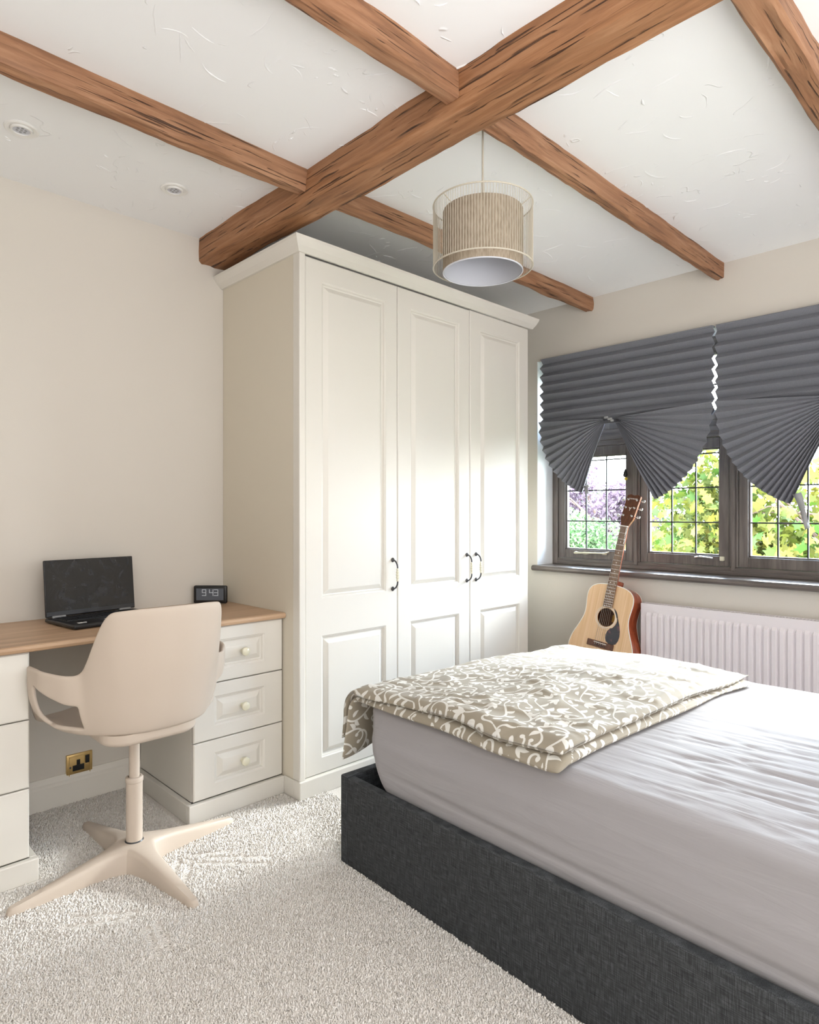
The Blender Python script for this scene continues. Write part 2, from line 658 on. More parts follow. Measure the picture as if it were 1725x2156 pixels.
# ------------------------------------------------------------------ carpet pile (real tufts where the camera is near)
def carpet_pile():
    rs = np.random.RandomState(3)
    sp = 0.0060
    xs = np.arange(-2.76, -0.45, sp)
    ys = np.arange(-0.12, 1.62, sp)
    X, Y = np.meshgrid(xs, ys)
    X = (X + rs.uniform(-.5, .5, X.shape) * sp).ravel()
    Y = (Y + rs.uniform(-.5, .5, Y.shape) * sp).ravel()
    # keep only the part the photograph shows, clear of furniture
    F = (-X * math.sin(YAW) + Y * math.cos(YAW))
    Rr = (X * math.cos(YAW) + Y * math.sin(YAW))
    d = np.maximum(F, .01)
    u = 862 + HFOCAL * Rr / d
    vv = 1078 + HFOCAL * 1.15 / d
    keep = (F > .3) & (u > -260) & (u < 1500) & (vv < 2420)
    keep &= ~((X > -1.70) & (Y > 1.335 - (X + 1.69) * .041))
    keep &= ~((X < -2.15) & (Y > 1.48))
    keep &= ~((X < -2.255) & (Y > 1.065))
    keep &= ~((X < -2.255) & (Y < .597))
    X, Y = X[keep], Y[keep]
    n = len(X)
    ht = rs.uniform(.0050, .0078, n)
    # drag marks of the chair feet in the pile
    segs = [((-2.02, 1.02), (-1.87, 1.18)), ((-2.0, .99), (-1.84, 1.15)), ((-2.06, .95), (-1.94, .85)), ((-2.03, .98), (-1.9, .88)),
            ((-1.78, .76), (-1.66, .74)), ((-1.79, .73), (-1.66, .71)), ((-1.98, .60), (-1.88, .74)), ((-1.95, .57), (-1.86, .72)), ((-2.0, 1.1), (-2.06, 1.0))]
    for (a, b) in segs:
        a, b = np.array(a), np.array(b)
        t = np.clip(((X - a[0]) * (b - a)[0] + (Y - a[1]) * (b - a)[1]) / ((b - a) @ (b - a)), 0, 1)
        dd = np.hypot(X - a[0] - t * (b - a)[0], Y - a[1] - t * (b - a)[1])
        ht = np.where(dd < .0115, .0004, ht)
    lx = rs.normal(0, .0028, n)
    ly = rs.normal(0, .0028, n)
    bw = rs.uniform(.0030, .0044, n)
    a0 = rs.uniform(0, 2 * PI, n)
    P = np.zeros((n, 7, 3), np.float32)
    for k in range(3):
        a = a0 + k * 2 * PI / 3
        P[:, k, 0] = X + bw * np.cos(a)
        P[:, k, 1] = Y + bw * np.sin(a)
        P[:, k, 2] = 0.0002
        P[:, 3 + k, 0] = X + lx * .6 + bw * .72 * np.cos(a + .5)
        P[:, 3 + k, 1] = Y + ly * .6 + bw * .72 * np.sin(a + .5)
        P[:, 3 + k, 2] = ht * .7
    P[:, 6, 0] = X + lx
    P[:, 6, 1] = Y + ly
    P[:, 6, 2] = ht
    tri = []
    for k in range(3):
        j = (k + 1) % 3
        tri += [(k, j, 3 + j), (k, 3 + j, 3 + k), (3 + k, 3 + j, 6)]
    tri = np.array(tri)
    Fc = (np.arange(n)[:, None, None] * 7 + tri[None]).reshape(-1, 3)
    me = bpy.data.meshes.new('carpet_pile')
    me.vertices.add(n * 7)
    me.vertices.foreach_set('co', P.ravel())
    me.loops.add(len(Fc) * 3)
    me.loops.foreach_set('vertex_index', Fc.ravel().astype(np.int32))
    me.polygons.add(len(Fc))
    me.polygons.foreach_set('loop_start', np.arange(0, len(Fc) * 3, 3, dtype=np.int32))
    me.update(calc_edges=True)
    at = me.attributes.new('tint', 'FLOAT', 'POINT')
    at.data.foreach_set('value', np.repeat(rs.rand(n), 7).astype(np.float32))
    me.materials.append(M['tuft'])
    o = bpy.data.objects.new('carpet_pile', me)
    COL.objects.link(o)
    o.parent = fl
    o['kind'] = 'stuff'


carpet_pile()


# trowel ridges left in the ceiling plaster
def plaster_ridges():
    rs = random.Random(12)
    b = MB()

    def ridge(x, y, a, L, k, w_, h):
        n = 9
        pts = []
        for i in range(n):
            pts.append((x, y, math.cos(a), math.sin(a)))
            a += k / n + rs.uniform(-.16, .16)
            x += math.cos(a) * L / n
            y += math.sin(a) * L / n
        vs, fs = [], []
        for i, (px_, py_, c, s_) in enumerate(pts):
            f = math.sin(PI * (i + .35) / n) ** .7 * rs.uniform(.55, 1.15)
            vs += [(px_ + s_ * w_ * f, py_ - c * w_ * f, ZC + .0004), (px_ + s_ * w_ * .15, py_ - c * w_ * .15, ZC - h * f), (px_ - s_ * w_ * 1.6 * f, py_ + c * w_ * 1.6 * f, ZC + .0004)]
        for i in range(n - 1):
            for q in (0, 1):
                o_ = i * 3 + q
                fs.append((o_, o_ + 1, o_ + 4, o_ + 3))
        b.add(vs, fs)
    for _ in range(230):
        x, y = rs.uniform(-2.7, .1), rs.uniform(.1, 3.33)
        ridge(x, y, rs.uniform(0, 2 * PI), rs.uniform(.04, .15), rs.uniform(-1.3, 1.3), rs.uniform(.0016, .0034), rs.uniform(.0018, .0040))
    for _ in range(34):
        cx, cy = rs.uniform(-2.7, .0), rs.uniform(.2, 3.3)
        a = rs.uniform(0, 2 * PI)
        for _k in range(rs.randint(3, 7)):
            ridge(cx + rs.uniform(-.07, .07), cy + rs.uniform(-.07, .07), a + rs.uniform(-.5, .5), rs.uniform(.015, .05), rs.uniform(-1, 1), rs.uniform(.002, .004), rs.uniform(.0025, .005))
    o = b.build('plaster_ridges', M['ceiling'], ce, smooth='all')
    o['kind'] = 'stuff'


plaster_ridges()

# ------------------------------------------------------------------ ceiling beams
def beam(name_label, axis, lo, hi, c0, c1, z0, seed, mt, group=None, taper=.010):
    """hewn beam along axis (0=x,1=y); c0..c1 its width range, z0 its underside"""
    L = hi - lo
    n = max(8, int(L / .035))
    # cross-section points (a across, z), chamfered arrises
    ch = .007 if (c1 - c0) < .1 else .012
    sec = [(c0, ZC + .004), (c0, z0 + ch)]
    kk = 5
    for i in range(kk + 1):
        sec.append((c0 + ch + (c1 - c0 - 2 * ch) * i / kk, z0))
    sec += [(c1, z0 + ch), (c1, z0 + (ZC - z0) * .5), (c1, ZC + .004)]
    sec.insert(1, (c0, z0 + (ZC - z0) * .5))
    vs = []
    m = len(sec)
    amp = .0045 if (c1 - c0) < .1 else .006
    for i in range(n + 1):
        p = lo + L * i / n
        for j, (a, z) in enumerate(sec):
            q = a + float(vnoise(p * 5.0 + seed * 9.1, j * .9, seed)) * amp + float(vnoise(p * 17 + seed, j * 2.3, seed + 3)) * amp * .4
            zz = z + (float(vnoise(p * 6.0 + seed * 3.3, j * .8 + 20, seed)) * amp + float(vnoise(p * 21 + seed, j * 2.1, seed + 8)) * amp * .4) * (0 if z > ZC else 1)
            vs.append((p, q, zz) if axis == 0 else (q, p, zz))
    fs = []
    for i in range(n):
        for j in range(m - 1):
            fs.append((i * m + j, i * m + j + 1, (i + 1) * m + j + 1, (i + 1) * m + j))
    fs.append(tuple(range(m)))
    fs.append(tuple(reversed(range(n * m, n * m + m))))
    b = MB().add(vs, fs)
    o = b.build('ceiling_beam', mt, None, smooth=True)
    bm = bmesh.new()
    bm.from_mesh(o.data)
    bmesh.ops.recalc_face_normals(bm, faces=bm.faces)
    bm.to_mesh(o.data)
    bm.free()
    tag(o, name_label, 'beam', group)
    return o


G = 'exposed wooden ceiling beams'
beam('thick main wooden ceiling beam running from the desk wall across the room', 0, XW, XR, 1.374, 1.512, 2.281, 1, M['beam_x'], G)
beam('thin wooden ceiling beam on the near side of the main beam, beside the round downlights', 1, YB, 1.378, -1.998, -1.940, 2.312, 2, M['beam_y'], G)
beam('thin wooden ceiling beam on the near side of the main beam, at the top centre', 1, YB, 1.378, -1.262, -1.206, 2.312, 3, M['beam_y'], G)
beam('thin wooden ceiling beam behind the pendant lamp, ending above the wardrobe end', 1, 1.508, YF, -2.000, -1.946, 2.317, 4, M['beam_y'], G)
beam('thin wooden ceiling beam right of the pendant, ending above the left blind', 1, 1.508, YF, -1.268, -1.222, 2.313, 5, M['beam_y'], G)
beam('thin wooden ceiling beam at the top right corner of the photo', 1, 1.508, YF, -.548, -.476, 2.312, 6, M['beam_y'], G)

# ------------------------------------------------------------------ downlights
for lab, (x, y) in (('round white recessed downlight nearer the left edge of the photo', (-2.385, .570)),
                    ('round white recessed downlight nearer the main beam', (-2.421, 1.098))):
    t = thing('ceiling_downlight', lab, 'light', (x, y, ZC), group='recessed downlights')
    MB().lathe([(.030, .002), (.034, -.004), (.046, -.006), (.050, -.003), (.050, .002)], (x, y, ZC), n=40, cap=False).build('bezel', M['white'], t, smooth=True)
    MB().lathe([(.024, .002), (.026, -.0085), (.031, -.009), (.033, -.004), (.033, .002)], (x, y, ZC), n=36, cap=False).build('tilt_ring', M['white'], t, smooth=True)
    ln = MB().lathe([(.0005, -.0055), (.025, -.005), (.025, .001)], (x, y, ZC), n=30).build('lens', M['lining'], t)
    leds = MB()
    for k in range(7):
        a = k * 2 * PI / 6
        rr = 0 if k == 6 else .013
        leds.lathe([(.0045, 0.0), (.0040, -.0065), (.0015, -.0075)], (x + rr * math.cos(a), y + rr * math.sin(a), ZC), n=10)
    leds.build('led_cluster', M['grey'], ln, smooth=True)['kind'] = 'stuff'


# ------------------------------------------------------------------ raised-panel fronts (face +X)
def panel_front(b, xf, y0, y1, z0, z1, panels, th=.020, edge=.004):
    """door or drawer front whose face lies at x=xf; each panel (y0,y1,z0,z1) has a routed moulding and raised field"""
    # grid of cuts
    ys = sorted({y0 + edge, y1 - edge} | {p[0] for p in panels} | {p[1] for p in panels})
    zs = sorted({z0 + edge, z1 - edge} | {p[2] for p in panels} | {p[3] for p in panels})

    def inpan(ya, yb, za, zb):
        for p in panels:
            if ya >= p[0] - 1e-6 and yb <= p[1] + 1e-6 and za >= p[2] - 1e-6 and zb <= p[3] + 1e-6:
                return True
        return False
    for i in range(len(ys) - 1):
        for j in range(len(zs) - 1):
            if not inpan(ys[i], ys[i + 1], zs[j], zs[j + 1]):
                b.add([(xf, ys[i], zs[j]), (xf, ys[i + 1], zs[j]), (xf, ys[i + 1], zs[j + 1]), (xf, ys[i], zs[j + 1])], [(0, 1, 2, 3)])
    for p in panels:
        steps = [(0, 0), (.004, -.0035), (.007, -.0045), (.011, -.0125), (.016, -.0135), (.019, -.0115), (.034, -.0030), (.037, -.0022)]
        rings = []
        for ins, dx in steps:
            rings.append([(xf + dx, p[0] + ins, p[2] + ins), (xf + dx, p[1] - ins, p[2] + ins), (xf + dx, p[1] - ins, p[3] - ins), (xf + dx, p[0] + ins, p[3] - ins)])
        vs = [q for r_ in rings for q in r_]
        fs = []
        for k in range(len(rings) - 1):
            for c in range(4):
                d = (c + 1) % 4
                fs.append((k * 4 + c, k * 4 + d, k * 4 + 4 + d, k * 4 + 4 + c))
        e = (len(rings) - 1) * 4
        fs.append((e, e + 1, e + 2, e + 3))
        b.add(vs, fs)
    # rounded edge + sides + back
    o = [(y0, z0), (y1, z0), (y1, z1), (y0, z1)]
    i_ = [(y0 + edge, z0 + edge), (y1 - edge, z0 + edge), (y1 - edge, z1 - edge), (y0 + edge, z1 - edge)]
    vs = [(xf, *q) for q in i_] + [(xf - edge * .8, *q) for q in o] + [(xf - th, *q) for q in o]
    fs = []
    for k in (0, 4):
        for c in range(4):
            d = (c + 1) % 4
            fs.append((k + 4 + c, k + 4 + d, k + d, k + c))
    fs.append((11, 10, 9, 8))
    b.add(vs, fs)
    return b


# ------------------------------------------------------------------ wardrobe
DX = -2.167   # door face
wd = thing('wardrobe', 'tall ivory three-door wardrobe with raised panels and cornice', 'wardrobe', (-2.45, 2.28, 0))
MB().box(XW + .002, -2.190, 1.495, 1.513, 0, 2.19).build('side_panel', M['side'], wd)
MB().box(XW + .002, -2.190, 3.055, 3.073, 0, 2.19).build('side_panel', M['side'], wd)
MB().box(-2.205, -2.158, 1.4935, 1.522, .072, 2.19).build('corner_post', M['ivory'], wd, bevel=.004)
MB().box(XW + .01, -2.20, 1.513, 3.055, 2.172, 2.19).build('top_panel', M['side'], wd)
MB().box(XW + .005, XW + .012, 1.513, 3.055, .07, 2.172).build('back_panel', M['side'], wd)
MB().box(XW + .012, -2.20, 1.513, 3.055, .055, .073).build('base_panel', M['side'], wd)
# plinth wraps front and left side
pl = MB()
pl.box(-2.190, -2.147, 1.488, 3.06, 0, .073)
pl.box(-2.262, -2.190, 1.488, 1.4945, 0, .073)
pl.build('plinth', M['ivory'], wd, bevel=.003)
MB().box(-2.200, -2.1885, 1.524, 3.056, .0735, 2.1895).build('painted_gap_shade', M['gap'], wd)  # dark sheet behind the doors, painting the shade in their gaps
# cornice: profile swept along left return and front with mitre
prof = [(0, 2.186), (.010, 2.186), (.014, 2.190), (.030, 2.204), (.044, 2.222), (.047, 2.226), (.050, 2.236), (0, 2.236)]
cv = []
cf = []
nP = len(prof)
path = [lambda d, z: (XW + .002, 1.495 - d, z), lambda d, z: (-2.160 + d, 1.495 - d, z), lambda d, z: (-2.160 + d, 3.073 + d * .2, z)]
for fn in path:
    for d, z in prof:
        cv.append(fn(d, z))
for k in range(2):
    for j in range(nP):
        a, c = k * nP + j, k * nP + (j + 1) % nP
        cf.append((a, c, c + nP, a + nP))
cf.append(tuple(reversed(range(nP))))
cf.append(tuple(2 * nP + j for j in range(nP)))
ob = MB().add(cv, cf).build('cornice', M['ivory'], wd)


def pull_handle(door, x, y, z):
    hb = MB()
    L = .0655
    hb.tube([(x + .033, y, z - .031), (x + .033, y, z + .031)], .0030, 8)
    for s in (-1, 1):
        hb.lathe([(.0095, 0), (.0105, .002), (.0085, .005), (.0050, .008)], (x, y, z + s * L), 'x', 16)
    pts = []
    for i in range(9):
        a = PI / 2 * i / 8
        pts.append((x + .004 + .030 * math.sin(a), y, z + L - .040 * (1 - math.cos(a)) * .9))
    hb.tube(pts, .0036, 8)
    hb.tube([(p[0], p[1], 2 * z - p[2]) for p in pts], .0036, 8)
    hb.build('handle', M['pewter'], door, smooth=True)
    gb = MB()
    pr = []
    for i in range(25):
        t = -1 + 2 * i / 24
        pr.append((.0068 * (1 - .45 * t * t) + .0010 * math.cos(t * 16), t * .031))
    gb.lathe(pr, (x + .033, y, z), 'z', 16)
    gb.build('handle_grip', M['ceramic'], door, smooth=True)


dy = [1.5265, 2.0380, 2.5475, 3.0560]
for i in range(3):
    a, b_ = dy[i] + .0012, dy[i + 1] - .0012
    b = MB()
    top = 2.184 if i < 2 else 2.187
    panel_front(b, DX, a, b_, .0745, top, [(a + .082, b_ - .070 if i == 0 else b_ - .082, .138, .640), (a + .082, b_ - .070 if i == 0 else b_ - .082, .793, 2.100)])
    d = b.build('door', M['ivory'], wd)
    hy = {0: b_ - .030, 1: b_ - .024, 2: a + .046}[i]
    pull_handle(d, DX, hy, .8665)

# ------------------------------------------------------------------ desk: worktop and two drawer pedestals
TZ0, TZ1 = .716, .738
b = MB()
pr = [(XW + .001, TZ0), (-2.262, TZ0), (-2.257, TZ0 + .003), (-2.2545, TZ0 + .011), (-2.257, TZ1 - .003), (-2.262, TZ1), (XW + .001, TZ1)]
b.extrude(pr, lambda a, z: (a, 0.02, z), lambda a, z: (a, 1.4935, z))
o = b.build('desk_worktop', M['oak'], None)
tag(o, 'oak-effect desk worktop along the left wall resting on two drawer pedestals', 'desk')


def pedestal(lab, y0, y1):
    t = thing('drawer_pedestal', lab, 'drawers', ((XW - 2.27) / 2, (y0 + y1) / 2, 0), group='desk drawer pedestals')
    c = MB()
    c.box(XW + .02, -2.296, y0 + .001, y0 + .019, .07, TZ0 - .001)
    c.box(XW + .02, -2.296, y1 - .019, y1 - .001, .07, TZ0 - .001)
    c.box(XW + .02, -2.296, y0 + .019, y1 - .019, .07, .088)
    c.box(XW + .02, -2.296, y0 + .019, y1 - .019, TZ0 - .02, TZ0 - .001)
    c.build('carcass', M['ivory'], t)
    p = MB()
    p.box(-2.285, -2.262, y0 - .022, y1 if y1 > 1 else y1 + .022, 0, .070)
    p.box(XW + .02, -2.285, y0 - .022, y0, 0, .070)
    if y1 < 1:
        p.box(XW + .02, -2.285, y1, y1 + .022, 0, .070)
    p.build('plinth', M['ivory'], t, bevel=.003)
    MB().box(-2.3, -2.2965, y0 + .004, y1 - .004, .072, TZ0 - .003).build('painted_gap_shade', M['gap'], t)  # dark sheet that paints shade into the gaps between drawers
    for z0, z1 in ((.0745, .2875), (.2915, .5005), (.5045, .7125)):
        a, e = y0 + .0015, y1 - .0015
        b = MB()
        panel_front(b, -2.275, a, e, z0, z1, [(a + .083, e - .083, z0 + .048, z1 - .048)])
        d = b.build('drawer', M['ivory'], t)
        k = MB()
        yc, zc = (y0 + y1) / 2 + .010, (z0 + z1) / 2
        k.lathe([(.0085, 0), (.0085, .004), (.006, .007), (.006, .013), (.011, .016), (.0166, .021), (.0176, .026), (.0162, .031), (.0105, .0345), (.004, .036)], (-2.2775, yc, zc), 'x', 24)
        k.build('knob', M['ceramic'], d, smooth=True)
        MB().ring((-2.2655, yc, zc), .0068, .0012, 'x', 20, 5).build('knob_collar', M['brass'], d, smooth=True)
    return t


pedestal('ivory three-drawer pedestal under the desk, beside the wardrobe', 1.104, 1.5075 - .016)
pedestal('ivory three-drawer pedestal cut off by the left edge of the photo', .160, .567)

# ------------------------------------------------------------------ power socket
t = thing('power_socket', 'brass power socket on the wall below the desk', 'socket', (XW, .867, .142))
ys, zs_ = .8175, .093
MB().rbox((XW + .004, .867, .142), (.005, .0485, .0475), .003, 2).build('plate', M['brass'], t, smooth=True)
fr_ = MB()
for (a, b2, c, d) in ((-.040, .040, .036, .039), (-.040, .040, -.039, -.036), (-.040, -.037, -.039, .039), (.037, .040, -.039, .039)):
    fr_.box(XW + .009, XW + .0112, .867 + a, .867 + b2, .142 + c, .142 + d)
fr_.build('plate_rim', M['brass'], t, bevel=.0008)
MB().box(XW + .009, XW + .0125, .862 - .006, .862 + .006, .146, .166).build('pin_slot', M['black'], t)
MB().box(XW + .009, XW + .0125, .862 - .021, .862 + .021, .124, .1455).build('pin_slot', M['black'], t)
MB().box(XW + .009, XW + .0140, .888, .902, .146, .176).build('switch', M['black'], t, bevel=.001)
MB().lathe([(.004, .009), (.004, .0112), (.002, .0118)], (XW, .832, .140), 'x', 12).build('screw', M['pewter'], t, smooth=True)

# small round cable end beside the pedestal
o = MB().lathe([(.002, 0), (.010, .003), (.013, .011), (.010, .020), (.003, .0235)], (-2.70, 1.058, .004), n=16).build('cable_stopper', M['white'], None, smooth=True)
tag(o, 'small white ball-shaped cable stopper on the carpet beside the pedestal plinth', 'stopper')

# ------------------------------------------------------------------ laptop
lt = thing('laptop', 'open black convertible laptop standing on the oak worktop', 'laptop', (-2.665, .712, TZ1), (0, 0, R(7)))
Lw, Ld, Lh = .345, .240, .016
b = MB()
b.rbox((Ld / 2, Lw / 2, Lh / 2 + .002), (Ld / 2, Lw / 2, Lh / 2), .006, 3)
b.build('base', M['black'], lt, local=True, smooth=True)
for x in (.03, Ld - .03):
    for y in (.03, Lw - .03):
        MB().lathe([(.006, 0), (.006, .003)], (x, y, 0), n=10).build('rubber_foot', M['dkgrey'], lt, local=True)
MB().box(.030, .135, .020, Lw - .020, Lh + .0012, Lh + .0032).build('keyboard_deck', M['dkgrey'], lt, local=True)
kb = MB()
for r_ in range(6):
    ncol = 15
    x = .034 + r_ * .0168
    y = .024
    pitch = (Lw - .048) / ncol
    for c_ in range(ncol):
        if r_ == 5 and 4 <= c_ <= 8:
            if c_ == 4:
                kb.box(x, x + .0135, y + 4 * pitch, y + 9 * pitch - .003, Lh + .003, Lh + .0052)
            continue
        kb.box(x, x + .0135, y + c_ * pitch, y + (c_ + 1) * pitch - .003, Lh + .003, Lh + .0052)
o = kb.build('keyboard', M['black'], lt, local=True)
o['kind'] = 'stuff'
MB().box(.150, .222, .115, .215, Lh + .0012, Lh + .0026).build('touchpad', M['dkgrey'], lt, local=True)
for (x0, y0, w_, h_) in ((.196, .030, .014, .016), (.196, .050, .010, .010), (.178, .135, .016, .018)):
    MB().box(x0, x0 + w_, y0, y0 + h_, Lh + .0020, Lh + .0031).build('sticker', M['white'], lt, local=True)
# lid, tilted back
lidM = Matrix.Translation((.012, 0, Lh + .004)) @ Matrix.Rotation(R(-6), 4, 'Y')
lid = MB().rbox((-.004, Lw / 2, .106), (.004, Lw / 2, .106), .0038, 3).xf(lidM).build('lid', M['black'], lt, local=True, smooth=True)
MB().box(.0000, .0012, .003, Lw - .003, .020, .209).xf(lidM).build('screen', M['screen'], lid, local=True)
MB().box(.0000, .0014, .004, Lw - .004, .004, .0195).xf(lidM).build('chin_bezel', M['dkgrey'], lid, local=True)
for y in (.045, Lw - .045):
    MB().box(.002, .020, y - .024, y + .024, Lh - .002, Lh + .009).build('hinge', M['grey'], lt, local=True, bevel=.002)

# ------------------------------------------------------------------ digital clock
ck = thing('digital_clock', 'small black digital clock reading 9:43 at the desk back corner', 'clock', (-2.700, 1.392, TZ1), (0, 0, R(-45.7)))
# local: face towards +x, width along y
Wc, Hc, Dc = .150, .080, .020
MB().rbox((0, 0, Hc / 2 + .004), (Dc / 2, Wc / 2, Hc / 2), .008, 3).build('case', M['black'], ck, local=True, smooth=True)
MB().box(-.028, .014, -.035, .035, 0, .0075).build('foot', M['black'], ck, local=True, bevel=.002)
dsp = MB().box(Dc / 2 - .0005, Dc / 2 + .0008, -Wc / 2 + .014, Wc / 2 - .014, .019, .071).build('display', M['lcd'], ck, local=True)
SEG = {'a': (0, 1, 1, 1), 'b': (1, 1, 1, .5), 'c': (1, .5, 1, 0), 'd': (0, 0, 1, 0), 'e': (0, .5, 0, 0), 'f': (0, 1, 0, .5), 'g': (0, .5, 1, .5)}
DG = {'9': 'abcdfg', '4': 'bcfg', '3': 'abcdg'}
for ch, yy in (('9', -.026), ('4', .006), ('3', .028)):
    d = MB()
    dw, dh = .016, .026
    for s in DG[ch]:
        x0, z0, x1, z1 = SEG[s]
        ya, yb = yy + (x0 - .5) * dw, yy + (x1 - .5) * dw
        za, zb = .040 + z0 * dh, .040 + z1 * dh
        tk = .0016
        d.box(Dc / 2 + .0007, Dc / 2 + .0013, min(ya, yb) - tk, max(ya, yb) + tk, min(za, zb) - tk, max(za, zb) + tk)
    d.build('digit', M['digit'], dsp, local=True)

# ------------------------------------------------------------------ swivel chair
ch = thing('swivel_chair', 'beige moulded plastic swivel chair with loop armrests at the desk', 'chair', (-2.153, .841, 0), (0, 0, PI))


def chair_shell():
    nphi, nin, nw = 120, 5, 16
    z0 = .470
    H_back, H_arm = .868, .665

    def H(p):
        p = abs(p)
        h = H_back - .012 * (p / 45.0) ** 3
        h = h + (H_arm - h) * sstep(38, 70, p)
        h = h + .012 * sstep(74, 100, p)
        h = h + (.488 - h) * sstep(108, 122, p)
        return h

    def sup(p, a, b2, n):
        c, s = abs(math.cos(R(p))), abs(math.sin(R(p)))
        return ((c / a) ** n + (s / b2) ** n) ** (-1 / n)

    def pt(p, t):
        # azimuth p (0=back, -x), t 0..1
        front = abs(p) > 90
        R0 = sup(p, .175 if not front else .205, .185, 2.6) + .036 * sstep(55, 95, abs(p)) * (1 - sstep(125, 150, abs(p)))
        tb = [(0, .232), (22, .238), (38, .246), (50, .240), (64, .236), (78, .268), (94, .302), (108, .322), (122, .312), (140, .262), (180, .235)]
        ap = abs(p)
        for (pa, ra), (pb, rb_) in zip(tb, tb[1:]):
            if pa <= ap <= pb:
                q = (ap - pa) / (pb - pa)
                Rm = ra + (rb_ - ra) * (q * .5 + .5 * q * q * (3 - 2 * q))
                break
        if t <= 1e-9:
            r, z = 0, z0
        elif t <= .4:
            r = R0 * t / .4
            z = z0 + .010 * (t / .4) ** 3
        else:
            q = (t - .4) / .6
            zone = sstep(50, 66, abs(p)) * (1 - sstep(110, 126, abs(p)))
            lo_ = .3125 + (.17 - .3125) * zone
            up_ = .6875 + ((.57 + .24 * sstep(68, 106, abs(p))) - .6875) * zone
            if q < .3125:
                s = lo_ * q / .3125
            elif q < .6875:
                s = lo_ + (up_ - lo_) * (q - .3125) / .375
            else:
                s = up_ + (1 - up_) * (q - .6875) / .3125
            h = H(p)
            zb = z0 + .010
            r = R0 + (Rm - R0) * (1 - (1 - s) ** (1.9 + 1.6 * sstep(65, 95, abs(p))))
            if h > .6:
                # sides and back: bowl that rises
                k = (s ** 1.25)
            else:
                k = s ** 1.1
            z = zb + (h - zb) * k
            # backrest leans outward a little near its top, and is gently dished
            lean = .022 * max(0, (z - .60) / .26) * (1 - sstep(40, 75, abs(p)))
            r += lean
            # pinch backrest top corners in
        x = -r * math.cos(R(p))
        y = r * math.sin(R(p))
        return (x + .002, y - .024, z)
    vs = [pt(0, 0)]
    idx = {}
    ts = [.4 * (i + 1) / nin for i in range(nin)] + [.4 + .6 * (i + 1) / nw for i in range(nw)]
    for j, t in enumerate(ts):
        for k in range(nphi):
            p = -180 + 360.0 * k / nphi
            idx[(j, k)] = len(vs)
            vs.append(pt(p, t))
    fs = []
    for k in range(nphi):
        fs.append((0, idx[(0, (k + 1) % nphi)], idx[(0, k)]))
    for j in range(len(ts) - 1):
        for k in range(nphi):
            pc = abs(-180 + 360.0 * (k + .5) / nphi)
            s = ((ts[j] + ts[j + 1]) / 2 - .4) / .6
            if 70 < pc < 99 and .3125 < s < .6875:
                continue
            k2 = (k + 1) % nphi
            fs.append((idx[(j, k)], idx[(j, k2)], idx[(j + 1, k2)], idx[(j + 1, k)]))
    o = MB().add(vs, fs).build('seat_shell', M['chair'], ch, local=True, smooth='all')
    sol = o.modifiers.new('thick', 'SOLIDIFY')
    sol.thickness = .013
    sol.offset = 0
    sub = o.modifiers.new('sub', 'SUBSURF')
    sub.levels = 1
    sub.render_levels = 2


chair_shell()
b = MB()
rings = []
for ins, z in ((.10, .4385), (.030, .4385), (.012, .4415), (.003, .448), (.0, .456), (.0, .478)):
    hx, hy, rc = .160 - ins, .150 - ins, max(.075 - ins, .03)
    ring = []
    for cx_, cy_, a0 in ((1, 1, 0), (-1, 1, 90), (-1, -1, 180), (1, -1, 270)):
        for k in range(9):
            a = R(a0 + 90 * k / 8)
            ring.append((-.005 + cx_ * (hx - rc) + rc * math.cos(a), -.010 + cy_ * (hy - rc) + rc * math.sin(a), z))
    rings.append(ring)
n = len(rings[0])
fs = [tuple(reversed(range(n)))]
for k in range(len(rings) - 1):
    for i in range(n):
        j = (i + 1) % n
        fs.append((k * n + i, k * n + j, k * n + n + j, k * n + n + i))
fs.append(tuple((len(rings) - 1) * n + i for i in range(n)))
b.add([p for r_ in rings for p in r_], fs).build('seat_base', M['chair'], ch, local=True, smooth=True)
MB().lathe([(.0165, .268), (.0165, .445)], n=28).build('inner_column', M['chair'], ch, local=True, smooth=True)
MB().lathe([(.0255, .060), (.0255, .268), (.0275, .270), (.0275, .282), (.0255, .285), (.0195, .286), (.0190, .276)], n=32, cap=False).build('outer_column', M['chair'], ch, local=True, smooth=True)
MB().lathe([(.0285, .066), (.0310, .074), (.0262, .080)], n=30, cap=False).build('column_collar', M['dkgrey'], ch, local=True, smooth=True)


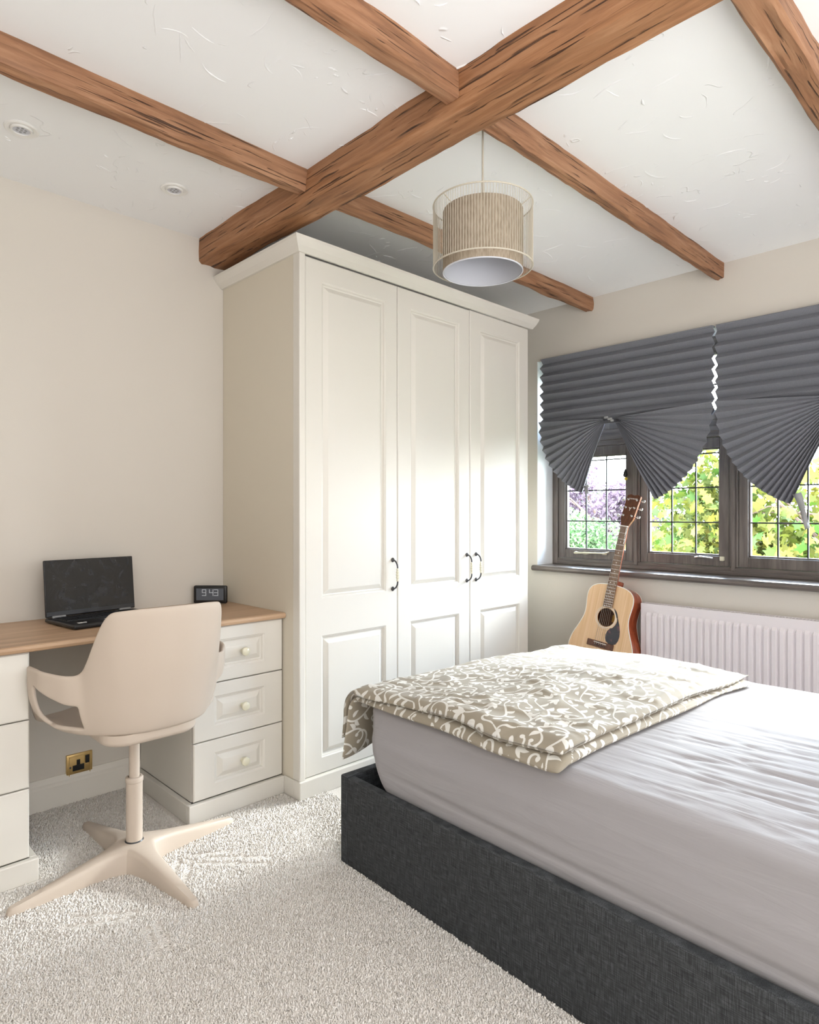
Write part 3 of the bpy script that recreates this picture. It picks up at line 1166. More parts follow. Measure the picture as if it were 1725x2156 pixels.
def star_base():
    rl = .362
    def wdt(r): return .0140 + .020 * (1 - r / rl) + .038 * math.exp(-(r / .055) ** 1.6)
    def zt(r): return .022 + .062 * (1 - min(1, r / rl)) ** 1.05
    r0 = .03
    while r0 * math.sin(PI / 4) < wdt(r0) * 1.0:
        r0 += .0005
    n = 16
    b = MB()
    ringpts = []  # outline entries: list of (dir, r, side)
    for leg in range(4):
        a = leg * PI / 2
        d = Vector((math.cos(a), math.sin(a), 0))
        q = Vector((-math.sin(a), math.cos(a), 0))
        rs = [r0 * math.cos(PI / 4) + (rl - r0 * math.cos(PI / 4)) * (i / n) ** 1.15 for i in range(n + 1)]
        rr = [(r, -1) for r in rs] + [(rl + .010, -.55), (rl + .010, .55)] + [(r, 1) for r in reversed(rs)]
        for i, (r, s) in enumerate(rr):
            ringpts.append((d, q, r, s))
    m = len(ringpts)
    lay = []
    for kind in range(4):
        lv = []
        for d, q, r, s in ringpts:
            w_ = wdt(min(r, rl))
            f, dz = {0: (.62, 0.0), 1: (.86, -.004), 2: (1.0, -.014), 3: (1.12, None)}[kind]
            z = 0.002 if dz is None else max(.006, zt(r) + dz)
            rr = r
            if r > rl:
                rr = r + {0: -.008, 1: -.003, 2: 0, 3: .002}[kind]
            lv.append(d * rr + q * (s * w_ * f) + Vector((0, 0, z)))
        lay.append(lv)
    vs = [v for l in lay for v in l]
    fs = []
    for k in range(3):
        for i in range(m):
            j = (i + 1) % m
            fs.append((k * m + i, (k + 1) * m + i, (k + 1) * m + j, k * m + j))
    per = m // 4
    for leg in range(4):
        o = leg * per
        for i in range(per // 2 - 1):
            fs.append((o + i, o + i + 1, o + per - 2 - i, o + per - 1 - i))
    c = []
    for leg in range(4):
        c += [leg * per, leg * per + per - 1]
    fs.append(tuple(c))
    fs.append(tuple(reversed(range(3 * m, 4 * m))))
    o = b.add(vs, fs)
    o.xf(Matrix.Rotation(R(5.0), 4, 'Z'))
    ob = o.build('star_base', M['chair'], ch, local=True, smooth=True)
    bm = bmesh.new()
    bm.from_mesh(ob.data)
    bmesh.ops.recalc_face_normals(bm, faces=bm.faces)
    bm.to_mesh(ob.data)
    bm.free()


star_base()

# ------------------------------------------------------------------ pendant lamp
px, py = -1.318, 1.612
pn = thing('pendant_lamp', 'pendant lamp with beige drum shade inside a thin wire cage', 'lamp', (px, py, 2.0))
RB, RT = .1575, .1575
zb, zt_ = 1.922, 2.120
# computed so that the lower ring sits 2.06 m from the camera plane
zb = 1.15 + 2.07 * (1078 - 563.8) / HFOCAL
zt_ = 1.15 + 2.07 * (1078 - 435) / HFOCAL
zi = 1.15 + 2.07 * (1078 - 573.5) / HFOCAL
zit = 1.15 + 2.07 * (1078 - 447) / HFOCAL
MB().lathe([(.048, ZC), (.048, ZC - .006), (.040, ZC - .020), (.006, ZC - .026)], (px, py, 0), n=32).build('ceiling_rose', M['white'], pn, smooth=True)
MB().tube([(px, py, ZC - .02), (px, py, zit - .02)], .0032, 8).build('cord', M['wire'], pn, smooth=True)
cg = MB()
cg.ring((px, py, zt_), RT, .0024, n=80)
cg.build('top_ring', M['wire'], pn, smooth=True)
cg = MB()
cg.ring((px, py, zb), RB, .0024, n=80)
cg.build('bottom_ring', M['wire'], pn, smooth=True)
wi = MB()
for k in range(110):
    a = 2 * PI * k / 110
    c, s = math.cos(a), math.sin(a)
    wi.tube([(px + RT * c, py + RT * s, zt_), (px + RB * c, py + RB * s, zb)], .0008, 4)
o = wi.build('cage_wires', M['wire'], pn)
o['kind'] = 'stuff'
RI = .1265
dr = MB()
n = 64
dr.lathe([(RI, zi), (RI, zit), (RI - .001, zit + .001), (RI - .002, zit), (RI - .002, zi)], (px, py, 0), n=n, cap=False)
sh = dr.build('drum_shade', M['linen'], pn, smooth=True)
MB().lathe([(RI - .0035, zi + .001), (RI - .0035, zit - .001)], (px, py, 0), n=n, cap=False).build('shade_lining', M['lining'], sh, smooth=True)
MB().lathe([(.002, zit - .012), (RI - .0035, zit - .012)], (px, py, 0), n=n, cap=False).build('diffuser', M['lining'], sh)
MB().ring((px, py, zi), RI - .001, .0022, n=80).build('hem', M['lining'], sh, smooth=True)
sp = MB()
for a in (R(20), R(140), R(260)):
    c, s = math.cos(a), math.sin(a)
    sp.tube([(px + .02 * c, py + .02 * s, zit - .006), (px + RI * c, py + RI * s, zit - .002), (px + RT * c, py + RT * s, zt_)], .0018, 6)
sp.ring((px, py, zit - .006), .02, .003, n=20)
sp.build('spider', M['wire'], pn, smooth=True)
MB().lathe([(.014, zit - .10), (.017, zit - .09), (.017, zit - .02), (.008, zit)], (px, py, 0), n=20).build('lampholder', M['white'], pn, smooth=True)

# ------------------------------------------------------------------ window
FY = 3.55
win = struct(thing('window_1', '', '', ((WX0 + WX1) / 2, FY, WZ0)))
del win['label'], win['category']
TB = .066   # frame depth
SILLZ = .822
# outer frame, mullions, transom
wfz0, wfz1 = SILLZ, WZ1 - .002
fr_ = MB()
fr_.box(WX0 + .002, WX0 + .040, FY, FY + TB, wfz0, wfz1)
fr_.build('jamb', M['frame'], win, bevel=.004)
MB().box(WX1 - .040, WX1 - .002, FY, FY + TB, wfz0, wfz1).build('jamb', M['frame'], win, bevel=.004)
MB().box(WX0 + .040, WX1 - .040, FY, FY + TB, wfz1 - .045, wfz1).build('head', M['frame_x'], win, bevel=.004)
cl = MB()
cl.box(WX0 + .040, WX1 - .040, FY, FY + TB, wfz0, wfz0 + .040)
cl.box(WX0 + .040, WX1 - .040, FY - .012, FY, wfz0, wfz0 + .022)
cl.build('cill_rail', M['frame_x'], win, bevel=.004)
# casement bays: (inner x0, x1)
bays = [(-2.291, -1.790), (-1.746, -1.258), (-1.214, -.724), (-.680, -.220)]
mul = [(-1.790, -1.746), (-1.258, -1.214), (-.724, -.680)]
TZa, TZb = 1.548, 1.640
for (a, e) in mul:
    mb = MB()
    mb.box(a, e, FY, FY + TB, wfz0 + .040, wfz1 - .045)
    mb.box(a + .012, e - .012, FY - .012, FY, wfz0 + .022, wfz1 - .045)
    mb.build('mullion', M['frame'], win, bevel=.004)
for (a, e) in bays:
    tb = MB()
    tb.box(a, e, FY, FY + TB, TZa, TZb)
    tb.box(a, e, FY - .012, FY, TZa + .03, TZb - .03)
    tb.build('transom', M['frame_x'], win, bevel=.004)


def casement(a, e, z0, z1, gx0, gx1, gz0, gz1, nx, rows):
    c = MB()
    y0, y1 = FY + .006, FY + .056
    c.box(a + .002, gx0, y0, y1, z0 + .002, z1 - .002)
    c.box(gx1, e - .002, y0, y1, z0 + .002, z1 - .002)
    c.box(gx0, gx1, y0, y1, z0 + .002, gz0)
    c.box(gx0, gx1, y0, y1, gz1, z1 - .002)
    # glazing bead
    bd = .008
    c.box(gx0, gx0 + bd, y0 + .012, y1 - .01, gz0, gz1)
    c.box(gx1 - bd, gx1, y0 + .012, y1 - .01, gz0, gz1)
    c.box(gx0, gx1, y0 + .012, y1 - .01, gz0, gz0 + bd)
    c.box(gx0, gx1, y0 + .012, y1 - .01, gz1 - bd, gz1)
    o = c.build('casement', M['frame'], win, bevel=.003)
    gy = FY + .032
    xs = [gx0 + (gx1 - gx0) * i / nx for i in range(nx + 1)]
    for i in range(nx):
        for j in range(len(rows) - 1):
            MB().box(xs[i] + .0005, xs[i + 1] - .0005, gy - .002, gy + .002, rows[j] + .0005, rows[j + 1] - .0005).build('pane', M['glass'], o)
    for i in range(1, nx):
        MB().box(xs[i] - .0035, xs[i] + .0035, gy - .0045, gy + .0045, gz0, gz1).build('lead_bar', M['lead'], o)
    for z in rows[1:-1]:
        MB().box(gx0, gx1, gy - .0042, gy + .0042, z - .0035, z + .0035).build('lead_bar', M['lead'], o)
    return o


glz = [(-2.243, -1.834), (-1.702, -1.309), (-1.167, -.772), (-.632, -.268)]
cas = []
for (a, e), (x0, x1) in zip(bays, glz):
    cas.append(casement(a, e, wfz0 + .040, TZa, x0, x1, .918, 1.492, 3, [.918, 1.094, 1.282, 1.465, 1.492]))
    casement(a, e, TZb, wfz1 - .045, x0, x1, TZb + .045, wfz1 - .085, 3, [TZb + .045, (TZb + wfz1) / 2 - .03, wfz1 - .085])
# casement stays and latches
st = MB()
st.tube([(-2.165, FY - .012, .897), (-2.150, FY - .016, .899), (-2.13, FY - .016, .899), (-2.02, FY - .014, .902), (-1.96, FY - .014, .902), (-1.935, FY - .004, .912)], [.006, .009, .006, .005, .005, .004], 8)
st.box(-2.105, -2.075, FY - .012, FY + .008, .892, .906)
st.box(-1.975, -1.955, FY - .012, FY + .008, .894, .908)
st.build('stay', M['ceramic'], cas[0], smooth=True)
st = MB()
st.tube([(-1.430, FY - .010, .905), (-1.405, FY - .016, .909), (-1.36, FY - .014, .907), (-1.34, FY - .004, .905)], [.005, .008, .006, .004], 8)
st.build('stay', M['chrome'], cas[1], smooth=True)
MB().rbox((-1.292, FY + .000, .905), (.010, .012, .012), .004, 2).build('latch', M['ceramic'], cas[1], smooth=True)
# sill board
b = MB()
pr = [(FY + .02, .790), (3.350, .790), (3.342, .794), (3.338, .803), (3.340, .813), (3.348, .820), (3.356, .822), (FY + .02, .822)]
b.extrude(pr, lambda y, z: (-2.346 if y < YF else WX0, y, z), lambda y, z: (-.165 if y < YF else WX1, y, z))
o = b.build('trim_1', M['frame_x'], None)
struct(o)
# hanging ornament beside first casement
hg = thing('hanging_ornament', 'small black and yellow ornament hanging inside the leftmost casement', 'ornament', (-1.822, FY - .01, 1.36))
MB().tube([(-1.824, FY - .004, 1.50), (-1.823, FY - .008, 1.44), (-1.823, FY - .010, 1.395)], .0012, 5).build('string', M['black'], hg)
MB().lathe([(.002, .048), (.008, .034), (.013, .012), (.009, .004), (.003, 0)], (-1.826, FY - .016, 1.352), n=12).build('bell', M['black'], hg, smooth=True)
MB().lathe([(.002, .020), (.009, .014), (.010, .007), (.005, .001)], (-1.823, FY - .014, 1.334), n=12).build('bead', mat('yellow_bead', srgb(226, 196, 60), .4), hg, smooth=True)


# ------------------------------------------------------------------ pleated paper blinds
def blind(lab, x0, x1, fans, clipx):
    PY = 3.352
    t = thing('pleated_blind', lab, 'blind', ((x0 + x1) / 2, PY, 2.08), group='grey pleated paper blinds')
    pitch = .0278
    nr = int(round((2.080 - 1.632) / pitch))
    b = MB()
    nx = 26
    vs, fs = [], []
    sd = x0 * 7
    for k in range(nr + 1):
        for i in range(nx + 1):
            x = x0 + (x1 - x0) * i / nx
            dy_ = (.020 if k % 2 else -.020) * (1 - .5 * math.exp(-k / 1.2))
            wob = float(vnoise(x * 4 + 3, k * .5, sd)) * .0022
            sag = -.010 * (k / nr) ** 3 * math.sin(PI * i / nx) * -1
            xx = x + float(vnoise(k * 1.7, i * .0 + sd, 1.5)) * .003 * (1 if i in (0, nx) else 0)
            vs.append((xx, PY + dy_ + float(vnoise(x * 3, k * .8, sd + 9)) * .002, 2.080 - k * pitch + wob + sag))
    for k in range(nr):
        for i in range(nx):
            a = k * (nx + 1) + i
            fs.append((a, a + 1, a + nx + 2, a + nx + 1))
    o = b.add(vs, fs).build('pleated_panel', M['paper'], t)
    s = o.modifiers.new('t', 'SOLIDIFY')
    s.thickness = .0012
    MB().box(x0, x1, PY - .008, PY + .020, 2.074, WZ1 - .001).build('head_strip', M['paper'], t)
    for (ax, az, rad0, rad1, a0, a1, npl, strip) in fans:
        vs, fs = [], []
        nrad = 10
        for k in range(npl * 2 + 1):
            f = k / (npl * 2)
            # pleats are bunched tighter near the hanging tip
            a = R(a0 + (a1 - a0) * (f + .12 * math.sin(PI * f)))
            rad = rad0 + (rad1 - rad0) * f
            for i in range(nrad + 1):
                q = i / nrad
                r = .018 + (rad - .018) * q
                zig = (1 if k % 2 else -1) * (.0035 + .0115 * q)
                droop = -.018 * math.sin(PI * q) * math.sin(PI * f) * .6
                vs.append((ax + r * math.cos(a), PY - .012 + zig - .014 * math.sin(PI * min(1, q * 1.1)) + float(vnoise(q * 3, k * .6, ax * 5)) * .003, az + r * math.sin(a) + droop))
        for k in range(npl * 2):
            for i in range(nrad):
                c = k * (nrad + 1) + i
                fs.append((c, c + 1, c + nrad + 2, c + nrad + 1))
        o = MB().add(vs, fs).build('fan', M['paper'], t)
        s = o.modifiers.new('t', 'SOLIDIFY')
        s.thickness = .0012
        if strip:
            # the adhesive backing strip that dangles from the fan's tip
            a = R(a1)
            x_, z_ = ax + rad1 * .93 * math.cos(a), az + rad1 * .93 * math.sin(a)
            L = strip
            vs, fs = [], []
            for i in range(9):
                q = i / 8
                w_ = .016 * (1 - .6 * q)
                cx_ = x_ + .008 + .045 * q ** .8 * (L / .16)
                vs += [(cx_ - w_, PY - .02 + .01 * math.sin(q * 5), z_ + .012 - L * q), (cx_ + w_, PY - .012 + .008 * math.sin(q * 7 + 1), z_ + .022 - L * q)]
            for i in range(8):
                fs.append((2 * i, 2 * i + 1, 2 * i + 3, 2 * i + 2))
            o = MB().add(vs, fs).build('paper_strip', M['grey'], t, smooth='all')
            s = o.modifiers.new('t', 'SOLIDIFY')
            s.thickness = .001
    cb = MB()
    for dx, dz, rr in ((-.012, .006, .011), (.010, -.004, .012), (.024, -.014, .008)):
        cb.rbox((clipx + dx, PY - .030, 1.672 + dz), (rr, .008, .006), .003, 2)
    cb.build('clip', M['grey'], t, smooth=True)
    return t


blind('grey pleated paper blind on the left half of the window, gathered into two fans', -2.279, -1.262,
      [(-1.838, 1.672, .447, .440, 177, 250, 13, .05), (-1.796, 1.672, .535, .515, 3, -62, 14, 0)], -1.818)
blind('grey pleated paper blind on the right half of the window, cut off by the frame', -1.248, -.232,
      [(-.700, 1.660, .548, .520, 176, 246, 16, .16), (-.660, 1.672, .430, .44, 3, -64, 13, 0)], -.680)

# ------------------------------------------------------------------ radiator
rd = thing('radiator', 'white fluted panel radiator below the window sill', 'radiator', (-1.05, 3.31, .12))
rx0, rx1, rz0, rz1 = -1.612, -.30, .12, .666
b = MB()
# front sheet with vertical flutes
vs, fs = [], []
pit = .0335
xs = [(rx0, 0), (rx0 + .022, 0)]
x = rx0 + .026
while x + pit < rx1 - .02:
    xs += [(x, 0), (x + .006, -.009), (x + .021, -.009), (x + .027, 0)]
    x += pit
xs += [(rx1 - .022, 0), (rx1, 0)]
zr = [rz0, rz0 + .04, rz0 + .056, rz1 - .062, rz1 - .046, rz1 - .006]
for j, z in enumerate(zr):
    for (x, d) in xs:
        vs.append((x, 3.296 + (d if j in (2, 3) else 0), z))
nX = len(xs)
for j in range(len(zr) - 1):
    for i in range(nX - 1):
        a = j * nX + i
        fs.append((a, a + 1, a + nX + 1, a + nX))
o = MB().add(vs, fs).build('front_panel', M['radiator'], rd)
s = o.modifiers.new('t', 'SOLIDIFY')
s.thickness = .0015
s.offset = 1
MB().box(rx0, rx1, 3.345, 3.349, rz0, rz1 - .006).build('rear_panel', M['radiator'], rd)
MB().box(rx0 - .002, rx0, 3.294, 3.352, rz0, rz1).build('end_cap', M['radiator'], rd, bevel=.0008)
MB().box(rx1, rx1 + .002, 3.294, 3.352, rz0, rz1).build('end_cap', M['radiator'], rd, bevel=.0008)
gr = MB()
gr.box(rx0, rx1, 3.294, 3.304, rz1 - .012, rz1)
gr.box(rx0, rx1, 3.342, 3.352, rz1 - .012, rz1)
x = rx0 + .005
while x < rx1 - .01:
    gr.box(x, x + .007, 3.304, 3.342, rz1 - .004, rz1 - .001)
    x += .014
gr.build('top_grille', M['radiator'], rd)
MB().box(rx0 + .15, rx0 + .19, 3.349, YF - .001, .3, .5).build('wall_bracket', M['radiator'], rd)
MB().box(rx1 - .19, rx1 - .15, 3.349, YF - .001, .3, .5).build('wall_bracket', M['radiator'], rd)
for x in (rx0 - .03, rx1 + .03):
    pp = MB()
    s_ = 1 if x < -1 else -1
    pp.tube([(x + s_ * .03, 3.322, rz0 + .03), (x, 3.322, rz0 + .03), (x, 3.322, 0)], .0075, 8)
    pp.lathe([(.014, rz0 + .0), (.016, rz0 + .01), (.016, rz0 + .055), (.012, rz0 + .06)], (x, 3.322, 0), n=14)
    pp.build('valve_pipe', M['white'], rd, smooth=True)


# ------------------------------------------------------------------ guitar
def guitar():
    # local axes: x = right seen from the front, y = up the neck, z = out of the soundboard
    lean, roll = R(11.5), R(6.6)
    origin = Vector((-1.800, 3.205, .431))   # bridge centre on soundboard
    base = Matrix.Translation(origin) @ Matrix.Rotation(roll, 4, 'Y') @ Matrix.Rotation(R(90) - lean, 4, 'X')
    gt = thing('acoustic_guitar', 'acoustic guitar with pale spruce top leaning against the window sill', 'guitar')
    gt.matrix_basis = base
    yb = -.170
    L = .500

    def half(t):
        """half width at t (0 tail .. 1 shoulder)"""
        k = [(0, 0.0), (.012, .060), (.04, .118), (.10, .162), (.18, .185), (.27, .192), (.38, .180), (.50, .152), (.60, .132), (.66, .1275), (.74, .131), (.83, .137), (.90, .133), (.95, .116), (.982, .085), (.996, .045), (1, 0)]
        for (a, u), (b, v) in zip(k, k[1:]):
            if a <= t <= b:
                q = (t - a) / (b - a)
                return u + (v - u) * q
        return 0
    n = 80
    tt = [(1 - math.cos(PI * i / n)) / 2 for i in range(n + 1)]
    hw = [half(t) for t in tt]
    for _ in range(4):
        hw = [hw[0]] + [(hw[i - 1] + 2 * hw[i] + hw[i + 1]) / 4 for i in range(1, n)] + [hw[-1]]
    outline = [(hw[i], yb + L * tt[i]) for i in range(n + 1)] + [(-hw[i], yb + L * tt[i]) for i in range(n - 1, 0, -1)]
    m = len(outline)
    # soundboard with hole: ring from hole to outline
    hc = (0, .150)
    hr = .050
    ang = [math.atan2(p[1] - hc[1], p[0] - hc[0]) for p in outline]
    vs = [(p[0], p[1], 0) for p in outline] + [(hc[0] + hr * math.cos(a), hc[1] + hr * math.sin(a), 0) for a in ang] + \
         [(hc[0] + hr * math.cos(a), hc[1] + hr * math.sin(a), -.003) for a in ang]
    fs = []
    for i in range(m):
        j = (i + 1) % m
        fs.append((i, j, m + j, m + i))
        fs.append((m + i, m + j, 2 * m + j, 2 * m + i))
    MB().add(vs, fs).build('soundboard', M['spruce'], gt, local=True)
    # sides + back
    def dep(t): return .100 + .014 * (1 - t)
    vs = [(p[0], p[1], -.0005) for p in outline] + [(p[0], p[1], -dep((p[1] - yb) / L)) for p in outline]
    fs = [(j, i, m + i, m + j) for i, j in ((i, (i + 1) % m) for i in range(m))]
    fs.append(tuple(reversed(range(m, 2 * m))))
    MB().add(vs, fs).build('body_side', M['mahog'], gt, local=True, smooth=True)
    MB().tube([(p[0], p[1], -.001) for p in outline], .0026, 6, closed=True).build('binding', M['binding'], gt, local=True, smooth=True)
    MB().tube([(p[0], p[1], -dep((p[1] - yb) / L) + .002) for p in outline], .0018, 6, closed=True).build('binding', M['binding'], gt, local=True, smooth=True)
    # interior seen through the hole
    MB().lathe([(.075, -.062), (.0005, -.0615)], (hc[0], hc[1], 0), n=24, cap=False).build('body_inside', M['hole'], gt, local=True)
    MB().box(.006, .040, hc[1] - .020, hc[1] + .020, -.0612, -.0600).build('inner_label', mat('guitar_label', srgb(190, 140, 60), .7), gt, local=True)
    ro = MB()
    for rr, w_ in ((.0575, .0026), (.0635, .0010), (.0535, .0010)):
        ro.ring((hc[0], hc[1], .0002), rr, w_ * .55, n=48, k=6)
    ro.build('rosette', M['binding'], gt, local=True, smooth=True)
    # pickguard: teardrop
    pk = []
    for i in range(40):
        a = -PI * .93 + 1.36 * PI * i / 39.0
        pk.append((.068 + .040 * math.cos(a), .058 + .045 * math.sin(a)))
    poly = [(.030, .200), (.020, .2015)]
    # inner edge follows rosette
    inner = [(.0675 * math.cos(a), hc[1] + .0675 * math.sin(a)) for a in [R(58 - 4.2 * i) for i in range(30)]]
    outer = [(.036, .098), (.024, .080), (.0175, .060), (.019, .040), (.028, .024), (.045, .015), (.066, .013), (.084, .022), (.094, .042), (.097, .066), (.094, .092), (.084, .124), (.069, .155), (.054, .180), (.041, .199)]
    inner = [p for p in inner if p[1] > .099]
    poly = inner + outer
    MB().extrude(poly, lambda a, b: (a, b, .0003), lambda a, b: (a, b, .0022)).build('pickguard', M['pick'], gt, local=True)
    # bridge and saddle
    bd = MB().box(-.078, .078, -.018, .016, .0002, .0085).build('bridge', M['headwood'], gt, local=True, bevel=.003)
    MB().box(-.037, .037, .006, .009, .008, .0125).xf(Matrix.Rotation(R(-1.5), 4, 'Z')).build('saddle', M['binding'], bd, local=True)
    for i in range(6):
        MB().lathe([(.0028, .008), (.0032, .011), (.0015, .0125)], (-.029 + i * .0116, -.006, 0), n=10).build('bridge_pin', M['black'], bd, local=True, smooth=True)
    # neck
    ny0, ny1 = .335, .655
    def fw(y): return .0275 - (.0275 - .0215) * (y - .2) / .455
    vs, fs = [], []
    K = 9
    steps = [.300, .335, .38, .45, .55, .64, .655]
    for y in steps:
        wv = fw(y)
        th = .021 if y > .36 else .021 + (.36 - y) * .55
        for i in range(K):
            a = PI * i / (K - 1)
            vs.append((wv * math.cos(a), y, .004 - th * math.sin(a) ** .8))
    for s_ in range(len(steps) - 1):
        for i in range(K - 1):
            a = s_ * K + i
            fs.append((a, a + K, a + K + 1, a + 1))
        fs.append((s_ * K + K - 1, (s_ + 1) * K + K - 1, (s_ + 1) * K, s_ * K))
    fs.append(tuple(range(K)))
    fs.append(tuple(reversed(range((len(steps) - 1) * K, len(steps) * K))))
    nk = MB().add(vs, fs).build('neck', M['mahog'], gt, local=True, smooth=True)
    hl = MB().rbox((0, .342, -.050), (.020, .014, .040), .008, 3).build('neck_heel', M['mahog'], nk, local=True, smooth=True)
    fb = MB().add([(-fw(.206), .206, .004), (fw(.206), .206, .004), (fw(.655), .655, .004), (-fw(.655), .655, .004),
                   (-fw(.206), .206, .0095), (fw(.206), .206, .0095), (fw(.655), .655, .0095), (-fw(.655), .655, .0095)],
                  [(0, 3, 2, 1), (4, 5, 6, 7), (0, 1, 5, 4), (1, 2, 6, 5), (2, 3, 7, 6), (3, 0, 4, 7)]).build('fretboard', M['rosewood'], gt, local=True)
    scale = .648
    nuty = .655
    for k in range(1, 21):
        y = nuty - scale * (1 - 2 ** (-k / 12.0))
        if y < .207:
            break
        MB().box(-fw(y), fw(y), y - .0009, y + .0009, .0094, .0106).build('fret', M['chrome'], fb, local=True)
    for k in (3, 5, 7, 9, 12, 15):
        y0 = nuty - scale * (1 - 2 ** (-k / 12.0))
        y1 = nuty - scale * (1 - 2 ** (-(k - 1) / 12.0))
        for x in ((-.011, .011) if k == 12 else (0,)):
            MB().lathe([(.0032, .0093), (.0032, .0099)], (x, (y0 + y1) / 2, 0), n=12).build('inlay_dot', M['binding'], fb, local=True)
    MB().box(-.0215, .0215, .655, .660, .004, .0125).build('nut', M['binding'], gt, local=True)
    # headstock, tilted back
    hM = Matrix.Translation((0, .660, .006)) @ Matrix.Rotation(R(-13), 4, 'X')
    pl_ = [(-.0215, 0), (.0215, 0), (.030, .025), (.0365, .042), (.0395, .182), (.020, .190), (0, .184), (-.020, .190), (-.0395, .182), (-.0365, .042), (-.030, .025)]
    hs = MB().extrude(pl_, lambda a, b: (a, b, -.014), lambda a, b: (a, b, -.002)).xf(hM).build('headstock', M['mahog'], gt, local=True)
    MB().extrude(pl_, lambda a, b: (a, b, -.002), lambda a, b: (a, b, .0005)).xf(hM).build('headstock_veneer', M['headwood'], hs, local=True)
    # maker's lettering and small emblem on the headstock
    cu = bpy.data.curves.new('lettering', 'FONT')
    cu.body = 'YAMAHA'
    cu.size = .0125
    cu.align_x = 'CENTER'
    cu.align_y = 'CENTER'
    cu.extrude = .0002
    cu.materials.append(M['binding'])
    to = bpy.data.objects.new('lettering_curve', cu)
    COL.objects.link(to)
    bpy.context.view_layer.update()
    lme = bpy.data.meshes.new_from_object(to.evaluated_get(bpy.context.evaluated_depsgraph_get()))
    bpy.data.objects.remove(to)
    lo = bpy.data.objects.new('lettering', lme)
    lo['kind'] = 'stuff'
    COL.objects.link(lo)
    lo.parent = hs
    lo.matrix_basis = hM @ Matrix.Translation((0, .163, .0009))
    em = MB()
    for a in (30, 150, 270):
        em.tube([(0, .105, .001), (.011 * math.cos(R(a)), .105 + .014 * math.sin(R(a)), .001)], .0011, 5)
    em.ring((0.0, .105, .001), .004, .0008, n=16, k=5)
    em.xf(hM).build('emblem', M['binding'], hs, local=True)
    for s_ in (-1, 1):
        for k in range(3):
            y = .060 + .048 * k
            tu = MB()
            tu.lathe([(.0055, .0005), (.0055, .003), (.003, .0035), (.003, .012), (.0038, .013)], (s_ * .025, y, 0), n=12)
            tu.tube([(s_ * .036, y, -.008), (s_ * .054, y, -.008)], .0024, 8)
            tu.rbox((s_ * .060, y, -.008), (.008, .0075, .0045), .004, 2)
            tu.xf(hM).build('tuner', M['chrome'], gt, local=True, smooth=True)
    for i in range(6):
        x0, x1 = -.029 + i * .0116, -.0175 + i * .007
        MB().tube([(x0, -.004, .0105), (x0 * .99, .0075, .0130), (x1, .657, .0130)], .00055 + .0001 * (5 - i), 5).build('string', M['chrome'], gt, local=True)
    return gt, base


gt, gbase = guitar()
# low stand that carries the guitar behind the bed
tail = gbase @ Vector((0, -.170, -.055))
gs = thing('guitar_stand', 'low black guitar stand behind the bed carrying the guitar', 'stand', (tail.x, tail.y, 0))
for s_ in (-1, 1):
    f0 = gbase @ Vector((s_ * .085, -.166, -.114))
    f1 = gbase @ Vector((s_ * .085, -.172, .012))
    b = MB()
    zc_ = min(f0.z, f1.z) - .012
    b.tube([(tail.x + s_ * .02, tail.y + .02, .40 * .5), (f0.x, f0.y, zc_), (f1.x, f1.y - .012, zc_ - .004), (f1.x, f1.y - .016, zc_ + .02)], .007, 8)
    b.build('cradle_arm', M['black'], gs, smooth=True)
b = MB()
b.tube([(tail.x, tail.y + .02, .02), (tail.x, tail.y + .02, .215)], .009, 10)
b.build('post', M['black'], gs, smooth=True)
for a in (90, 215, 325):
    MB().tube([(tail.x, tail.y + .02, .12), (tail.x + .17 * math.cos(R(a)), tail.y + .02 + .13 * math.sin(R(a)), .010)], .008, 8).build('leg', M['black'], gs, smooth=True)

# ------------------------------------------------------------------ bed
BR = R(-2.2)
BO = Vector((-1.691, 1.332, 0))
BL, BW = 2.02, 1.24      # length, width
bed = thing('bed_frame', 'charcoal woven-fabric bed frame with low side rails', 'bed', BO, (0, 0, BR))
RZ = .287
# foot board panel
MB().rbox((.017, BW / 2, RZ / 2), (.017, BW / 2, RZ / 2), .006, 6).build('footboard', M['weave'], bed, local=True, smooth=True)
MB().tube([(.0345, .0015, .004), (.0345, .0015, RZ - .004)], .003, 6).build('piping', M['weave'], bed, local=True)
MB().rbox(((.036 + BL) / 2, .016, (RZ - .002) / 2), ((BL - .036) / 2, .016, (RZ - .002) / 2), .006, 8).build('side_rail', M['weave'], bed, local=True, smooth=True)
MB().rbox(((.036 + BL) / 2, BW - .016, (RZ - .002) / 2), ((BL - .036) / 2, .016, (RZ - .002) / 2), .006, 8).build('side_rail', M['weave'], bed, local=True, smooth=True)
MB().box(.036, BL, .034, BW - .034, .19, .215).build('slat_platform', M['dkgrey'], bed, local=True)
for x in (.08, BL - .1):
    for y in (.06, BW - .12):
        MB().box(x, x + .06, y, y + .06, 0, .19).build('leg', M['dkgrey'], bed, local=True)

# mattress wrapped in fitted sheet
MZ0, MZ1 = .216, .547
mx0, mx1, my0, my1 = .098, 2.0, .022, BW - .03
sheet_rs = np.random.RandomState(5)


